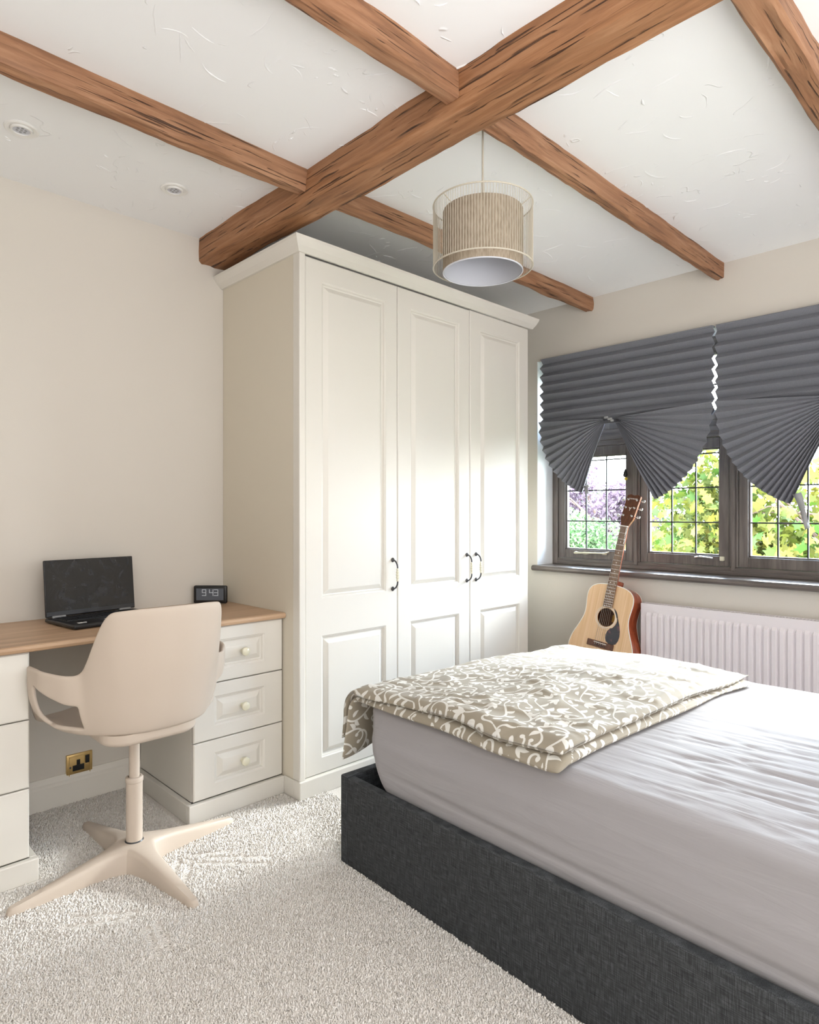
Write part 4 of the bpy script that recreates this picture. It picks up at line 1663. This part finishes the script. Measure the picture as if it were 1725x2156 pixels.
def mattress():
    n_x, n_y, n_z = 170, 150, 26
    cx, cy = (mx0 + mx1) / 2, (my0 + my1) / 2
    hx, hy = (mx1 - mx0) / 2, (my1 - my0) / 2
    V, F, key = [], [], {}
    rt, rb, rc = .034, .085, .075

    def P(p):
        # p in unit-ish coordinates on box surface -> rounded position
        x, y, z = p
        zc = (MZ0 + MZ1) / 2
        hz = (MZ1 - MZ0) / 2
        # plan corner rounding, then vertical rounding
        r_ = rt if z > zc else rb
        ix = max(-hx + rc, min(hx - rc, x))
        iy = max(-hy + rc, min(hy - rc, y))
        # inset amount by vertical rounding
        dz = abs(z - zc) - (hz - r_)
        inset = 0
        dx, dy_ = x - ix, y - iy
        return x, y, z, ix, iy
    def emit(x, y, z):
        k = (round(x, 4), round(y, 4), round(z, 4))
        if k in key:
            return key[k]
        zc = (MZ0 + MZ1) / 2
        hz = (MZ1 - MZ0) / 2
        # superellipsoid style mapping via signed clamp in two stages
        r_ = rt if z > zc else rb
        ix = max(-hx + rc, min(hx - rc, x))
        iy = max(-hy + rc, min(hy - rc, y))
        d = Vector((x - ix, y - iy))
        m = d.length
        # horizontal distance from core (L-inf on cube) -> round corner
        if m > 1e-9:
            lim = max(abs(d.x), abs(d.y))
            rad = lim          # preserve ring index
            d = d / m * rad
        px_, py_ = ix + d.x, iy + d.y
        # distance to side wall
        rad = d.length if m > 1e-9 else 0
        # vertical rounding: treat (rad, z) in cross-section
        ir = max(0, min(rc - r_, rad)) if rad <= rc - r_ else rc - r_
        iz = max(MZ0 + r_ - zc, min(MZ1 - r_ - zc, z - zc))
        a, c = rad - ir, (z - zc) - iz
        mm = math.hypot(a, c)
        if rad > rc - r_ and abs(c) > 1e-9:
            lim = max(a, abs(c))
            a, c = a / mm * lim, c / mm * lim
            nr_ = ir + a
            if rad > 1e-9:
                px_, py_ = ix + d.x / rad * nr_, iy + d.y / rad * nr_
            z = zc + iz + c
        key[k] = len(V)
        V.append([px_ + cx, py_ + cy, z])
        return key[k]

    def lin(h, r_, n_):
        e = [-h + rc * i / 6.0 for i in range(7)]
        mdl = [-h + rc + (2 * h - 2 * rc) * i / n_ for i in range(1, n_)]
        return e + mdl + [-q for q in reversed(e)]
    xs, ys = lin(hx, rc, n_x), lin(hy, rc, n_y)
    zs = [MZ0 + rb * i / 6 for i in range(7)] + [MZ0 + rb + (MZ1 - MZ0 - rb - rt) * i / n_z for i in range(1, n_z)] + [MZ1 - rt + rt * i / 5 for i in range(6)]
    for A, B_, fn in ((xs, ys, lambda a, b: (a, b, MZ1)), (list(reversed(xs)), ys, lambda a, b: (a, b, MZ0)),
                      (xs, zs, lambda a, b: (a, -hy, b)), (list(reversed(xs)), zs, lambda a, b: (a, hy, b)),
                      (list(reversed(ys)), zs, lambda a, b: (-hx, a, b)), (ys, zs, lambda a, b: (hx, a, b))):
        for i in range(len(A) - 1):
            for j in range(len(B_) - 1):
                q = [emit(*fn(A[i], B_[j])), emit(*fn(A[i + 1], B_[j])), emit(*fn(A[i + 1], B_[j + 1])), emit(*fn(A[i], B_[j + 1]))]
                u = []
                for t_ in q:
                    if t_ not in u:
                        u.append(t_)
                if len(u) >= 3:
                    F.append(tuple(u))
    V_ = np.array(V)
    tuck = np.clip((.43 - V_[:, 2]) / .19, 0, 1) ** 2
    V_[:, 0] += np.where(V_[:, 0] < cx, 1, -1) * np.clip((np.abs(V_[:, 0] - cx) - hx + .3) / .3, 0, 1) * tuck * .075
    V_[:, 1] += np.where(V_[:, 1] < cy, 1, -1) * np.clip((np.abs(V_[:, 1] - cy) - hy + .2) / .2, 0, 1) * tuck * .022
    x, y, z = V_[:, 0], V_[:, 1], V_[:, 2]
    top = np.clip((z - (MZ1 - .02)) / .02, 0, 1)
    # fine tension wrinkles on the top, running along the bed
    msk = np.clip(1.25 - np.abs(x - 1.35) / .55, 0, 1) * np.clip(1.3 - np.abs(y - .32) / .38, 0, 1)
    wr = np.abs(vnoise(x * 3.4 + 5, y * 30 - x * 2.5, 2.0))
    wr2 = np.abs(vnoise(x * 4.0, y * 44 - x * 4, 7.0))
    V_[:, 2] += top * (.0035 * vnoise(x * 2.5, y * 3.5, 1) - msk * (.0075 * (1 - wr) ** 5 + .006 * (1 - wr2) ** 5) + .0012 * vnoise(x * 5, y * 26, 4))
    # long soft folds on the near side
    side = np.clip((.06 - (y - my0)) / .04, 0, 1) * (1 - top)
    ln_ = vnoise(x * 1.6 + 3, z * 24 - x * .9, 3) * .5 + vnoise(x * 2.6, z * 46 + x * 1.2, 9) * .3
    V_[:, 1] += side * (.0055 * ln_ - .004)
    fold = np.exp(-((z - (.345 - .030 * (x - .2))) / .007) ** 2) * np.clip((x - .15) / .3, 0, 1)
    V_[:, 1] += side * fold * .006
    o = MB().add(V_.tolist(), F).build('mattress', M['sheet'], None, smooth='all')
    o.location = BO
    o.rotation_euler = (0, 0, BR)
    bm = bmesh.new()
    bm.from_mesh(o.data)
    bmesh.ops.recalc_face_normals(bm, faces=bm.faces)
    bm.to_mesh(o.data)
    bm.free()
    tag(o, 'mattress in a pale grey fitted sheet lying in the charcoal bed frame', 'mattress')


mattress()


# ------------------------------------------------------------------ duvet: scroll print drawn into a tile, then folded cloth
def scroll_tile(N=768):
    rs = np.random.RandomState(21)
    img = np.zeros((N, N), np.float32)
    yy, xx = np.mgrid[0:N, 0:N].astype(np.float32) / N

    def stamp(cx, cy, r):
        # periodic disc
        r_px = int(r * N) + 2
        ix, iy = int(cx * N), int(cy * N)
        ax = np.arange(ix - r_px, ix + r_px + 1)
        ay = np.arange(iy - r_px, iy + r_px + 1)
        gx, gy = np.meshgrid(ax / N - cx, ay / N - cy)
        dsc = np.clip((r - np.hypot(gx, gy)) * N * .8 + .5, 0, 1)
        sub = np.ix_(ay % N, ax % N)
        img[sub] = np.maximum(img[sub], dsc)

    def stroke(pts, w0, w1, wm=None):
        n_ = len(pts)
        for i, (x, y) in enumerate(pts):
            f = i / (n_ - 1)
            wv = w0 + (w1 - w0) * f
            if wm:
                wv = wv + wm * math.sin(PI * f)
            stamp(x, y, max(wv, .0022))

    def curl(x, y, a, L, k0, k1, w0, w1, ball=True):
        pts = []
        n_ = 70
        for i in range(n_):
            f = i / (n_ - 1)
            a += (k0 + (k1 - k0) * f ** 2) / n_
            x += math.cos(a) * L / n_
            y += math.sin(a) * L / n_
            pts.append((x, y))
        stroke(pts, w0, w1)
        if ball:
            stamp(pts[-1][0], pts[-1][1], w1 * 1.9 + .004)
        return pts, a

    def leaf(x, y, a, L, w_):
        pts = [(x + math.cos(a + .5 * f) * L * f, y + math.sin(a + .5 * f) * L * f) for f in np.linspace(0, 1, 24)]
        stroke(pts, .0015, .0015, w_)

    def tulip(x, y, a, s):
        for da in (-.55, 0, .55):
            leaf(x, y, a + da - .25, s, s * .17)
        stamp(x, y, s * .2)
    occ = np.zeros((N, N), bool)

    def P_curl(x, y, a, L, k0, k1, w0, w1):
        pts = []
        for i in range(60):
            f = i / 59
            a += (k0 + (k1 - k0) * f ** 1.6) / 60
            x += math.cos(a) * L / 60
            y += math.sin(a) * L / 60
            pts.append((x, y, w0 + (w1 - w0) * f + .0030 * math.sin(PI * f)))
        pts.append((x, y, w1 * 1.6 + .005))
        return pts

    def P_leaf(x, y, a, L, w_, bend=.6):
        return [(x + math.cos(a + bend * f) * L * f, y + math.sin(a + bend * f) * L * f, .0015 + w_ * math.sin(PI * f ** .8)) for f in np.linspace(0, 1, 22)]

    def motif(kind, x, y, a):
        sg = rs.choice([-1, 1])
        D = []
        if kind == 0:       # large S scroll with leaves
            c = P_curl(x, y, a, rs.uniform(.30, .42), 1.5 * sg, -11 * sg, .0035, .0055)
            D += c
            for i in (10, 22, 34):
                D += P_leaf(c[i][0], c[i][1], a + sg * rs.uniform(.8, 1.4), rs.uniform(.05, .075), rs.uniform(.010, .014), sg * .7)
            D += P_curl(x, y, a + PI, .13, -2 * sg, 10 * sg, .0035, .0045)
        elif kind == 1:     # small curl pair
            D += P_curl(x, y, a, .17, 1.0 * sg, 10 * sg, .004, .005)
            D += P_leaf(x, y, a + PI * .8, .07, .012)
            D += P_leaf(x, y, a - PI * .7, .06, .011)
        elif kind == 2:     # tulip on a stem with dots
            for da in (-.6, 0, .6):
                D += P_leaf(x, y, a + da, .075, .012, 0)
            D.append((x, y, .013))
            for d in range(3):
                D.append((x + math.cos(a) * (.088 + .017 * d), y + math.sin(a) * (.088 + .017 * d), .0045))
            D += P_curl(x, y, a + PI, .12, 0, 6 * sg, .003, .004)
        elif kind == 3:     # leaf spray
            for da in (-.9, -.2, .5):
                D += P_leaf(x, y, a + da, rs.uniform(.06, .085), .012)
        else:
            D += P_leaf(x, y, a, .055, .011)
        return D
    for kind, tries in ((0, 260), (2, 260), (1, 400), (3, 400), (4, 900)):
        for _ in range(tries):
            D = motif(kind, rs.rand(), rs.rand(), rs.uniform(0, 2 * PI))
            hit = sum(bool(occ[int(q[1] * N) % N, int(q[0] * N) % N]) for q in D) / len(D)
            if hit > (.10 if kind < 4 else .0):
                continue
            for q in D:
                stamp(*q)
            for q in D[::3]:
                r_px = int((q[2] + .011) * N)
                ax = np.arange(int(q[0] * N) - r_px, int(q[0] * N) + r_px + 1) % N
                ay = np.arange(int(q[1] * N) - r_px, int(q[1] * N) + r_px + 1) % N
                occ[np.ix_(ay, ax)] = True
    im = bpy.data.images.new('scroll_print', N, N)
    # image is stored in sRGB, so go back to display values
    c0 = np.array([156, 146, 129]) / 255.0
    c1 = np.array([226, 223, 216]) / 255.0
    px_ = np.ones((N, N, 4), np.float32)
    px_[..., :3] = c0 + (c1 - c0) * img[..., None]
    im.pixels.foreach_set(px_.ravel())
    im.pack()
    return im


m = mat('duvet_print', srgb(170, 160, 140), 0.7, spec=0.25, Sheen_Weight=0.2)
g = NG(m)
uvn = g.n('UVMap')
ti = g.n('TexImage')
ti.image = scroll_tile()
ti.extension = 'REPEAT'
mp = g.n('Mapping')
mp.inputs['Scale'].default_value = (2.1, 2.1, 2.1)
mp.inputs['Rotation'].default_value = (0, 0, .35)
g.link(uvn.outputs[0], mp.inputs['Vector'])
g.link(mp.outputs[0], ti.inputs['Vector'])
g.color(ti.outputs['Color'])
M['duvet'] = m


def duvet():
    """two stacked layers of a folded duvet, hanging over the foot end"""
    b = MB()
    uv = []
    edge_x = mx0 + .012       # bed-local x of mattress foot edge
    rad = .055

    def bend(x, y, h, hang):
        """x local bed coordinate along length, may run past the foot edge; h height above the mattress top"""
        zt = MZ1
        if x >= edge_x:
            return x, y, zt + h
        s = edge_x - x
        q = rad + h
        arc = rad * PI / 2
        if s < arc:
            a = s / rad
            return edge_x - q * math.sin(a), y, zt - rad + q * math.cos(a)
        s -= arc
        return edge_x - q - s * .22, y, zt - rad - s
    layers = [(0.0, .036, 0.0), (.031, .038, .5)]
    for li, (h0, th, sd) in enumerate(layers):
        nx_, ny_ = 150, 130
        X1 = .862 if li == 0 else .858
        idx = {}
        verts_t, verts_b = [], []
        base = len(b.v)
        vs = []
        for side in (0, 1):
            for i in range(nx_ + 1):
                fi = i / nx_
                fi = .35 * fi + .65 * (.5 - .5 * math.cos(PI * fi))
                for j in range(ny_ + 1):
                    fj = j / ny_
                    fj = .35 * fj + .65 * (.5 - .5 * math.cos(PI * fj))
                    # outline: near edge overhangs mattress side slightly, foot overhang differs with y
                    y0 = -.012 + .012 * float(vnoise(fi * 5, 1.0, 3 + li)) + (.006 if li else .0)
                    y1 = my1 - .045 + .012 * float(vnoise(fi * 4, 5.0, 2 + li)) - .035 * sstep(.75, 1, fi)
                    near = 1 - sstep(0, .30, fj)
                    # hang over the foot end, longest at the near corner
                    hang = .140 + .062 * near + (.040 if li == 0 else -.030) * near
                    x0 = edge_x - hang
                    x1 = X1 - .06 * sstep(.6, 1, fj) * 0 + .012 * float(vnoise(fj * 5, 2.0, 7 + li))
                    x = x0 + (x1 - x0) * fi
                    y = y0 + (y1 - y0) * fj
                    # thickness profile: rounded at the borders
                    ex = min(1.0, min(fi * (x1 - x0), (1 - fi) * (x1 - x0)) / .042)
                    ey = min(1.0, min(fj * (y1 - y0), (1 - fj) * (y1 - y0)) / .042)
                    e = math.sqrt(max(0.0, 1 - (1 - ex) ** 2)) * math.sqrt(max(0.0, 1 - (1 - ey) ** 2))
                    if side:
                        k = th * (.5 + .5 * e)
                    else:
                        k = th * (.5 - .5 * e)
                    vs.append((x, y, h0 + k, e, fi, fj))
        arr = np.array(vs)
        x, y, h, e = arr[:, 0], arr[:, 1], arr[:, 2], arr[:, 3]
        half_ = (nx_ + 1) * (ny_ + 1)
        topm = np.zeros(len(arr))
        topm[half_:] = 1
        und = .010 * vnoise(x * 4.5 + sd, y * 4.5, 1 + li) + .006 * vnoise(x * 9, y * 11, 4 + li)
        cre = .006 * (1 - np.abs(vnoise(x * 5 + y * 3 + sd, y * 16 - x * 4, 2 + li))) ** 4 + .0045 * (1 - np.abs(vnoise(x * 14 + 3, y * 9 + x * 6, 8 + li))) ** 4
        if li == 1:
            h = h + topm * e * (und + cre * 1.2 - .006)
        h = h + (.004 * vnoise(x * 6, y * 6, 11)) * (1 if li else 0) * (1 - topm)
        h = h * (.62 + .38 * np.array([sstep(edge_x - .02, edge_x + .5, q) for q in x])) * (1 - .38 * np.array([sstep(.55, 1.0, q) for q in arr[:, 5]]))
        # settle towards mattress edge on the near side
        droop = np.clip((.03 - y) / .05, 0, 1)
        for i in range(len(arr)):
            p = bend(x[i], y[i], max(h[i], .0015), 0)
            z = p[2]
            if p[0] >= edge_x - .02:
                z -= droop[i] * .012 * (1 if li == 0 else .9)
            else:
                # slight flutter of the hanging cloth
                pass
            b.v.append((p[0], p[1], z))
            uv.append((x[i] + sd * .37, y[i] + sd * .23 + (0 if topm[i] else .003)))
        W = ny_ + 1
        for i in range(nx_):
            for j in range(ny_):
                a = base + half_ + i * W + j
                b.f.append((a, a + W, a + W + 1, a + 1))
                a = base + i * W + j
                b.f.append((a, a + 1, a + W + 1, a + W))
                b.m += [0, 0]
        # stitch the rims
        rim = [(i, 0) for i in range(nx_)] + [(nx_, j) for j in range(ny_)] + [(i, ny_) for i in range(nx_, 0, -1)] + [(0, j) for j in range(ny_, 0, -1)]
        for q in range(len(rim)):
            (i0, j0), (i1, j1) = rim[q], rim[(q + 1) % len(rim)]
            a, c = base + i0 * W + j0, base + i1 * W + j1
            b.f.append((a, c, c + half_, a + half_))
            b.m.append(0)
    o = b.build('duvet', M['duvet'], None, smooth='all', uv=uv)
    bm = bmesh.new()
    bm.from_mesh(o.data)
    bmesh.ops.recalc_face_normals(bm, faces=bm.faces)
    bm.to_mesh(o.data)
    bm.free()
    o.location = BO
    o.rotation_euler = (0, 0, BR)
    tag(o, 'folded taupe duvet with white scroll print across the foot of the bed', 'duvet')


duvet()

# ------------------------------------------------------------------ outside
GZ = -2.75
o = MB().box(-30, 20, 4.2, 60, GZ - .2, GZ).build('ground', M['lawn'])
struct(o)


def leaf_cloud(name, mt, pts, size, seed, parent, kind='stuff', lobed=False):
    rs = np.random.RandomState(seed)
    n = len(pts)
    if lobed:
        shp = np.array([(0, -.5, 0), (.22, -.22, .03), (.52, -.2, -.04), (.34, .05, .03), (.46, .36, -.05), (.16, .26, .03), (0, .62, -.06), (-.16, .26, .03), (-.46, .36, -.05), (-.34, .05, .03), (-.52, -.2, -.04), (-.22, -.22, .03)], np.float32)
        fc = np.array([(0, 1, 11), (1, 2, 3), (3, 4, 5), (5, 6, 7), (7, 8, 9), (9, 10, 11), (1, 3, 11), (3, 9, 11), (3, 5, 7), (3, 7, 9)])
    else:
        shp = np.array([(0, -.5, 0), (.26, 0, .06), (0, .5, 0), (-.26, 0, .06)], np.float32)
        fc = np.array([(0, 1, 2), (0, 2, 3)])
    nv = len(shp)
    q = rs.normal(size=(n, 4))
    q /= np.linalg.norm(q, axis=1)[:, None]
    w_, x, y, z = q.T
    Rm = np.stack([1 - 2 * (y * y + z * z), 2 * (x * y - z * w_), 2 * (x * z + y * w_), 2 * (x * y + z * w_), 1 - 2 * (x * x + z * z), 2 * (y * z - x * w_), 2 * (x * z - y * w_), 2 * (y * z + x * w_), 1 - 2 * (x * x + y * y)], 1).reshape(n, 3, 3)
    sz = size * rs.uniform(.65, 1.3, n)
    P = np.einsum('nij,kj->nki', Rm, shp) * sz[:, None, None] + pts[:, None, :]
    Fc = (np.arange(n)[:, None, None] * nv + fc[None]).reshape(-1, 3)
    me = bpy.data.meshes.new(name)
    me.vertices.add(n * nv)
    me.vertices.foreach_set('co', P.astype(np.float32).ravel())
    me.loops.add(len(Fc) * 3)
    me.loops.foreach_set('vertex_index', Fc.ravel().astype(np.int32))
    me.polygons.add(len(Fc))
    me.polygons.foreach_set('loop_start', np.arange(0, len(Fc) * 3, 3, dtype=np.int32))
    me.update(calc_edges=True)
    at = me.attributes.new('tint', 'FLOAT', 'POINT')
    # clumps share a tint
    base = vnoise(pts[:, 0] * 2.2, pts[:, 1] * 2.2, pts[:, 2] * 2.2) * .35 + .5
    at.data.foreach_set('value', np.repeat(np.clip(base + rs.normal(0, .22, n), 0, 1), nv).astype(np.float32))
    me.materials.append(mt)
    o = bpy.data.objects.new(name, me)
    COL.objects.link(o)
    o.parent = parent
    if kind:
        o['kind'] = kind
    return o


def crown(n, c, r, seed, lumps=14, fill=.55):
    """points in a lumpy ellipsoid"""
    rs = np.random.RandomState(seed)
    d = rs.normal(size=(lumps, 3))
    d /= np.linalg.norm(d, axis=1)[:, None]
    lc = d * rs.uniform(.35, .8, (lumps, 1))
    k = rs.randint(0, lumps, n)
    e = rs.normal(size=(n, 3))
    e /= np.linalg.norm(e, axis=1)[:, None]
    p = lc[k] + e * (rs.uniform(0, 1, (n, 1)) ** .45) * rs.uniform(.3, .45)
    return p * np.array(r) + np.array(c)


def branches(c, r, seed, root, n=9, thick=.05):
    rs = random.Random(seed)
    b = MB()
    tops = []
    for k in range(n):
        a = rs.uniform(0, 2 * PI)
        z = rs.uniform(-.5, .8)
        e = Vector((c[0] + r[0] * .75 * math.cos(a), c[1] + r[1] * .75 * math.sin(a), c[2] + r[2] * z))
        s_ = Vector((root[0], root[1], c[2] - r[2] * rs.uniform(.3, .95)))
        m1 = s_.lerp(e, .4) + Vector((rs.uniform(-.2, .2), rs.uniform(-.2, .2), .25))
        m2 = s_.lerp(e, .75) + Vector((rs.uniform(-.2, .2), rs.uniform(-.2, .2), .12))
        b.tube([s_, m1, m2, e], [thick, thick * .6, thick * .35, thick * .12], 6)
        for q in range(4):
            p0 = m1.lerp(e, rs.uniform(.1, .8))
            p1 = p0 + Vector((rs.uniform(-.5, .5) * r[0], rs.uniform(-.4, .4) * r[1], rs.uniform(-.2, .4) * r[2]))
            b.tube([p0, p0.lerp(p1, .5) + Vector((0, 0, .05)), p1], [thick * .25, thick * .16, thick * .06], 5)
    return b


def tree(name, lab, cat, root, c, r, n, size, mt, seed, lobed=False, group=None, nb=9, thick=.05, lumps=14):
    t = thing(name, lab, cat, (root[0], root[1], GZ), group=group)
    tr_ = MB()
    tr_.tube([(root[0], root[1], GZ), (root[0] + .05, root[1], (GZ + c[2]) / 2), (root[0], root[1], c[2] + r[2] * .3)], [thick * 2.4, thick * 1.8, thick], 10)
    tr_.build('trunk', M['bark'], t, smooth=True)
    branches(c, r, seed, root, nb, thick).build('branch', M['bark'], t, smooth=True)
    pts = crown(n, c, r, seed, lumps)
    pts = pts[(pts[:, 1] > 4.3) & (pts[:, 2] > GZ)]
    loc = np.array([root[0], root[1], GZ])
    o = leaf_cloud('foliage', mt, pts - loc, size, seed, t, lobed=lobed)
    return t, pts


# yellow-green maple near the glass: the 300 nearest leaves are parts of their own
mc, mr = (-1.75, 6.7, .60), (1.75, 1.25, 1.35)
mt_, mpts = tree('maple_tree', 'yellow-green broad-leaved maple close outside the right-hand casements', 'tree', (-1.2, 7.0), mc, mr, 13000, .088, M['leaf_maple'], 31, lobed=True, nb=14, thick=.045, lumps=22)
rs_ = random.Random(77)
one = None
lshape = [(0, -.5, 0), (.22, -.22, .03), (.52, -.2, -.04), (.34, .05, .03), (.46, .36, -.05), (.16, .26, .03), (0, .62, -.06), (-.16, .26, .03), (-.46, .36, -.05), (-.34, .05, .03), (-.52, -.2, -.04), (-.22, -.22, .03)]
lf = [(0, 1, 11), (1, 2, 3), (3, 4, 5), (5, 6, 7), (7, 8, 9), (9, 10, 11), (1, 3, 11), (3, 9, 11), (3, 5, 7), (3, 7, 9)]
lm = []
for k in range(6):
    me = bpy.data.meshes.new('leaf')
    me.from_pydata([(x * .095, y * .095, z * .095) for x, y, z in lshape], [], lf)
    me.materials.append(M['leaf_maple'])
    at = me.attributes.new('tint', 'FLOAT', 'POINT')
    at.data.foreach_set('value', [k / 5.0] * 12)
    lm.append(me)
loc = Vector((-1.2, 7.0, GZ))
made = 0
while made < 290:
    # placed over the near face of the crown that the casements look onto
    x = rs_.uniform(-2.9, -.95)
    z = rs_.uniform(.75, 2.0)
    y = 5.55 + .45 * ((x + 1.75) / 1.2) ** 2 + rs_.uniform(0, .5)
    o = bpy.data.objects.new('leaf', lm[rs_.randrange(6)])
    COL.objects.link(o)
    o.parent = mt_
    o.location = Vector((x, y, z)) - loc
    o.rotation_euler = (rs_.uniform(.6, 2.2), rs_.uniform(-.6, .6), rs_.uniform(-1, 1))
    sc_ = rs_.uniform(.7, 1.25)
    o.scale = (sc_, sc_, sc_)
    made += 1

tree('yellow_shrub', 'rounded yellow-green shrub low behind the second casement', 'shrub', (-4.3, 9.3), (-4.3, 9.3, -.5), (1.2, 1.0, 1.6), 12000, .105, M['leaf_yellow'], 32, nb=5, thick=.03)
tree('green_shrub', 'bushy fresh green shrub filling the lower leftmost casement', 'shrub', (-7.0, 12.2), (-7.0, 12.2, -.2), (1.7, 1.0, 1.45), 16000, .115, M['leaf_green'], 33, nb=6, thick=.03)
tree('purple_plum_tree', 'purple-leaved plum tree behind the green shrub', 'tree', (-8.6, 15.8), (-8.6, 15.8, 1.2), (2.0, 1.5, 1.6), 13000, .135, M['leaf_purple'], 34, nb=10, thick=.06)
tree('green_tree', 'tall green tree at the left behind the plum tree', 'tree', (-13.9, 16.2), (-13.9, 16.2, .6), (1.8, 1.6, 2.4), 12000, .14, M['leaf_green'], 35, nb=8, thick=.07)
for k, (x, y, h) in enumerate([(-16, 24, 3.2), (-11.5, 28, 2.4), (-5.6, 31, 2.0), (-3.0, 25, 2.6), (1.0, 24, 3.0)]):
    tree('distant_tree', ['distant pale green tree farthest left beyond the garden', 'distant pale green tree second from the left beyond the garden', 'distant pale green tree in the middle beyond the garden', 'distant pale green tree behind the maple', 'distant pale green tree farthest right beyond the garden'][k], 'tree',
         (x, y), (x, y, h - 2.6), (2.8, 1.8, 3.0), 6000, .28, M['leaf_far'], 40 + k, group='distant trees beyond the garden', nb=5, thick=.08)
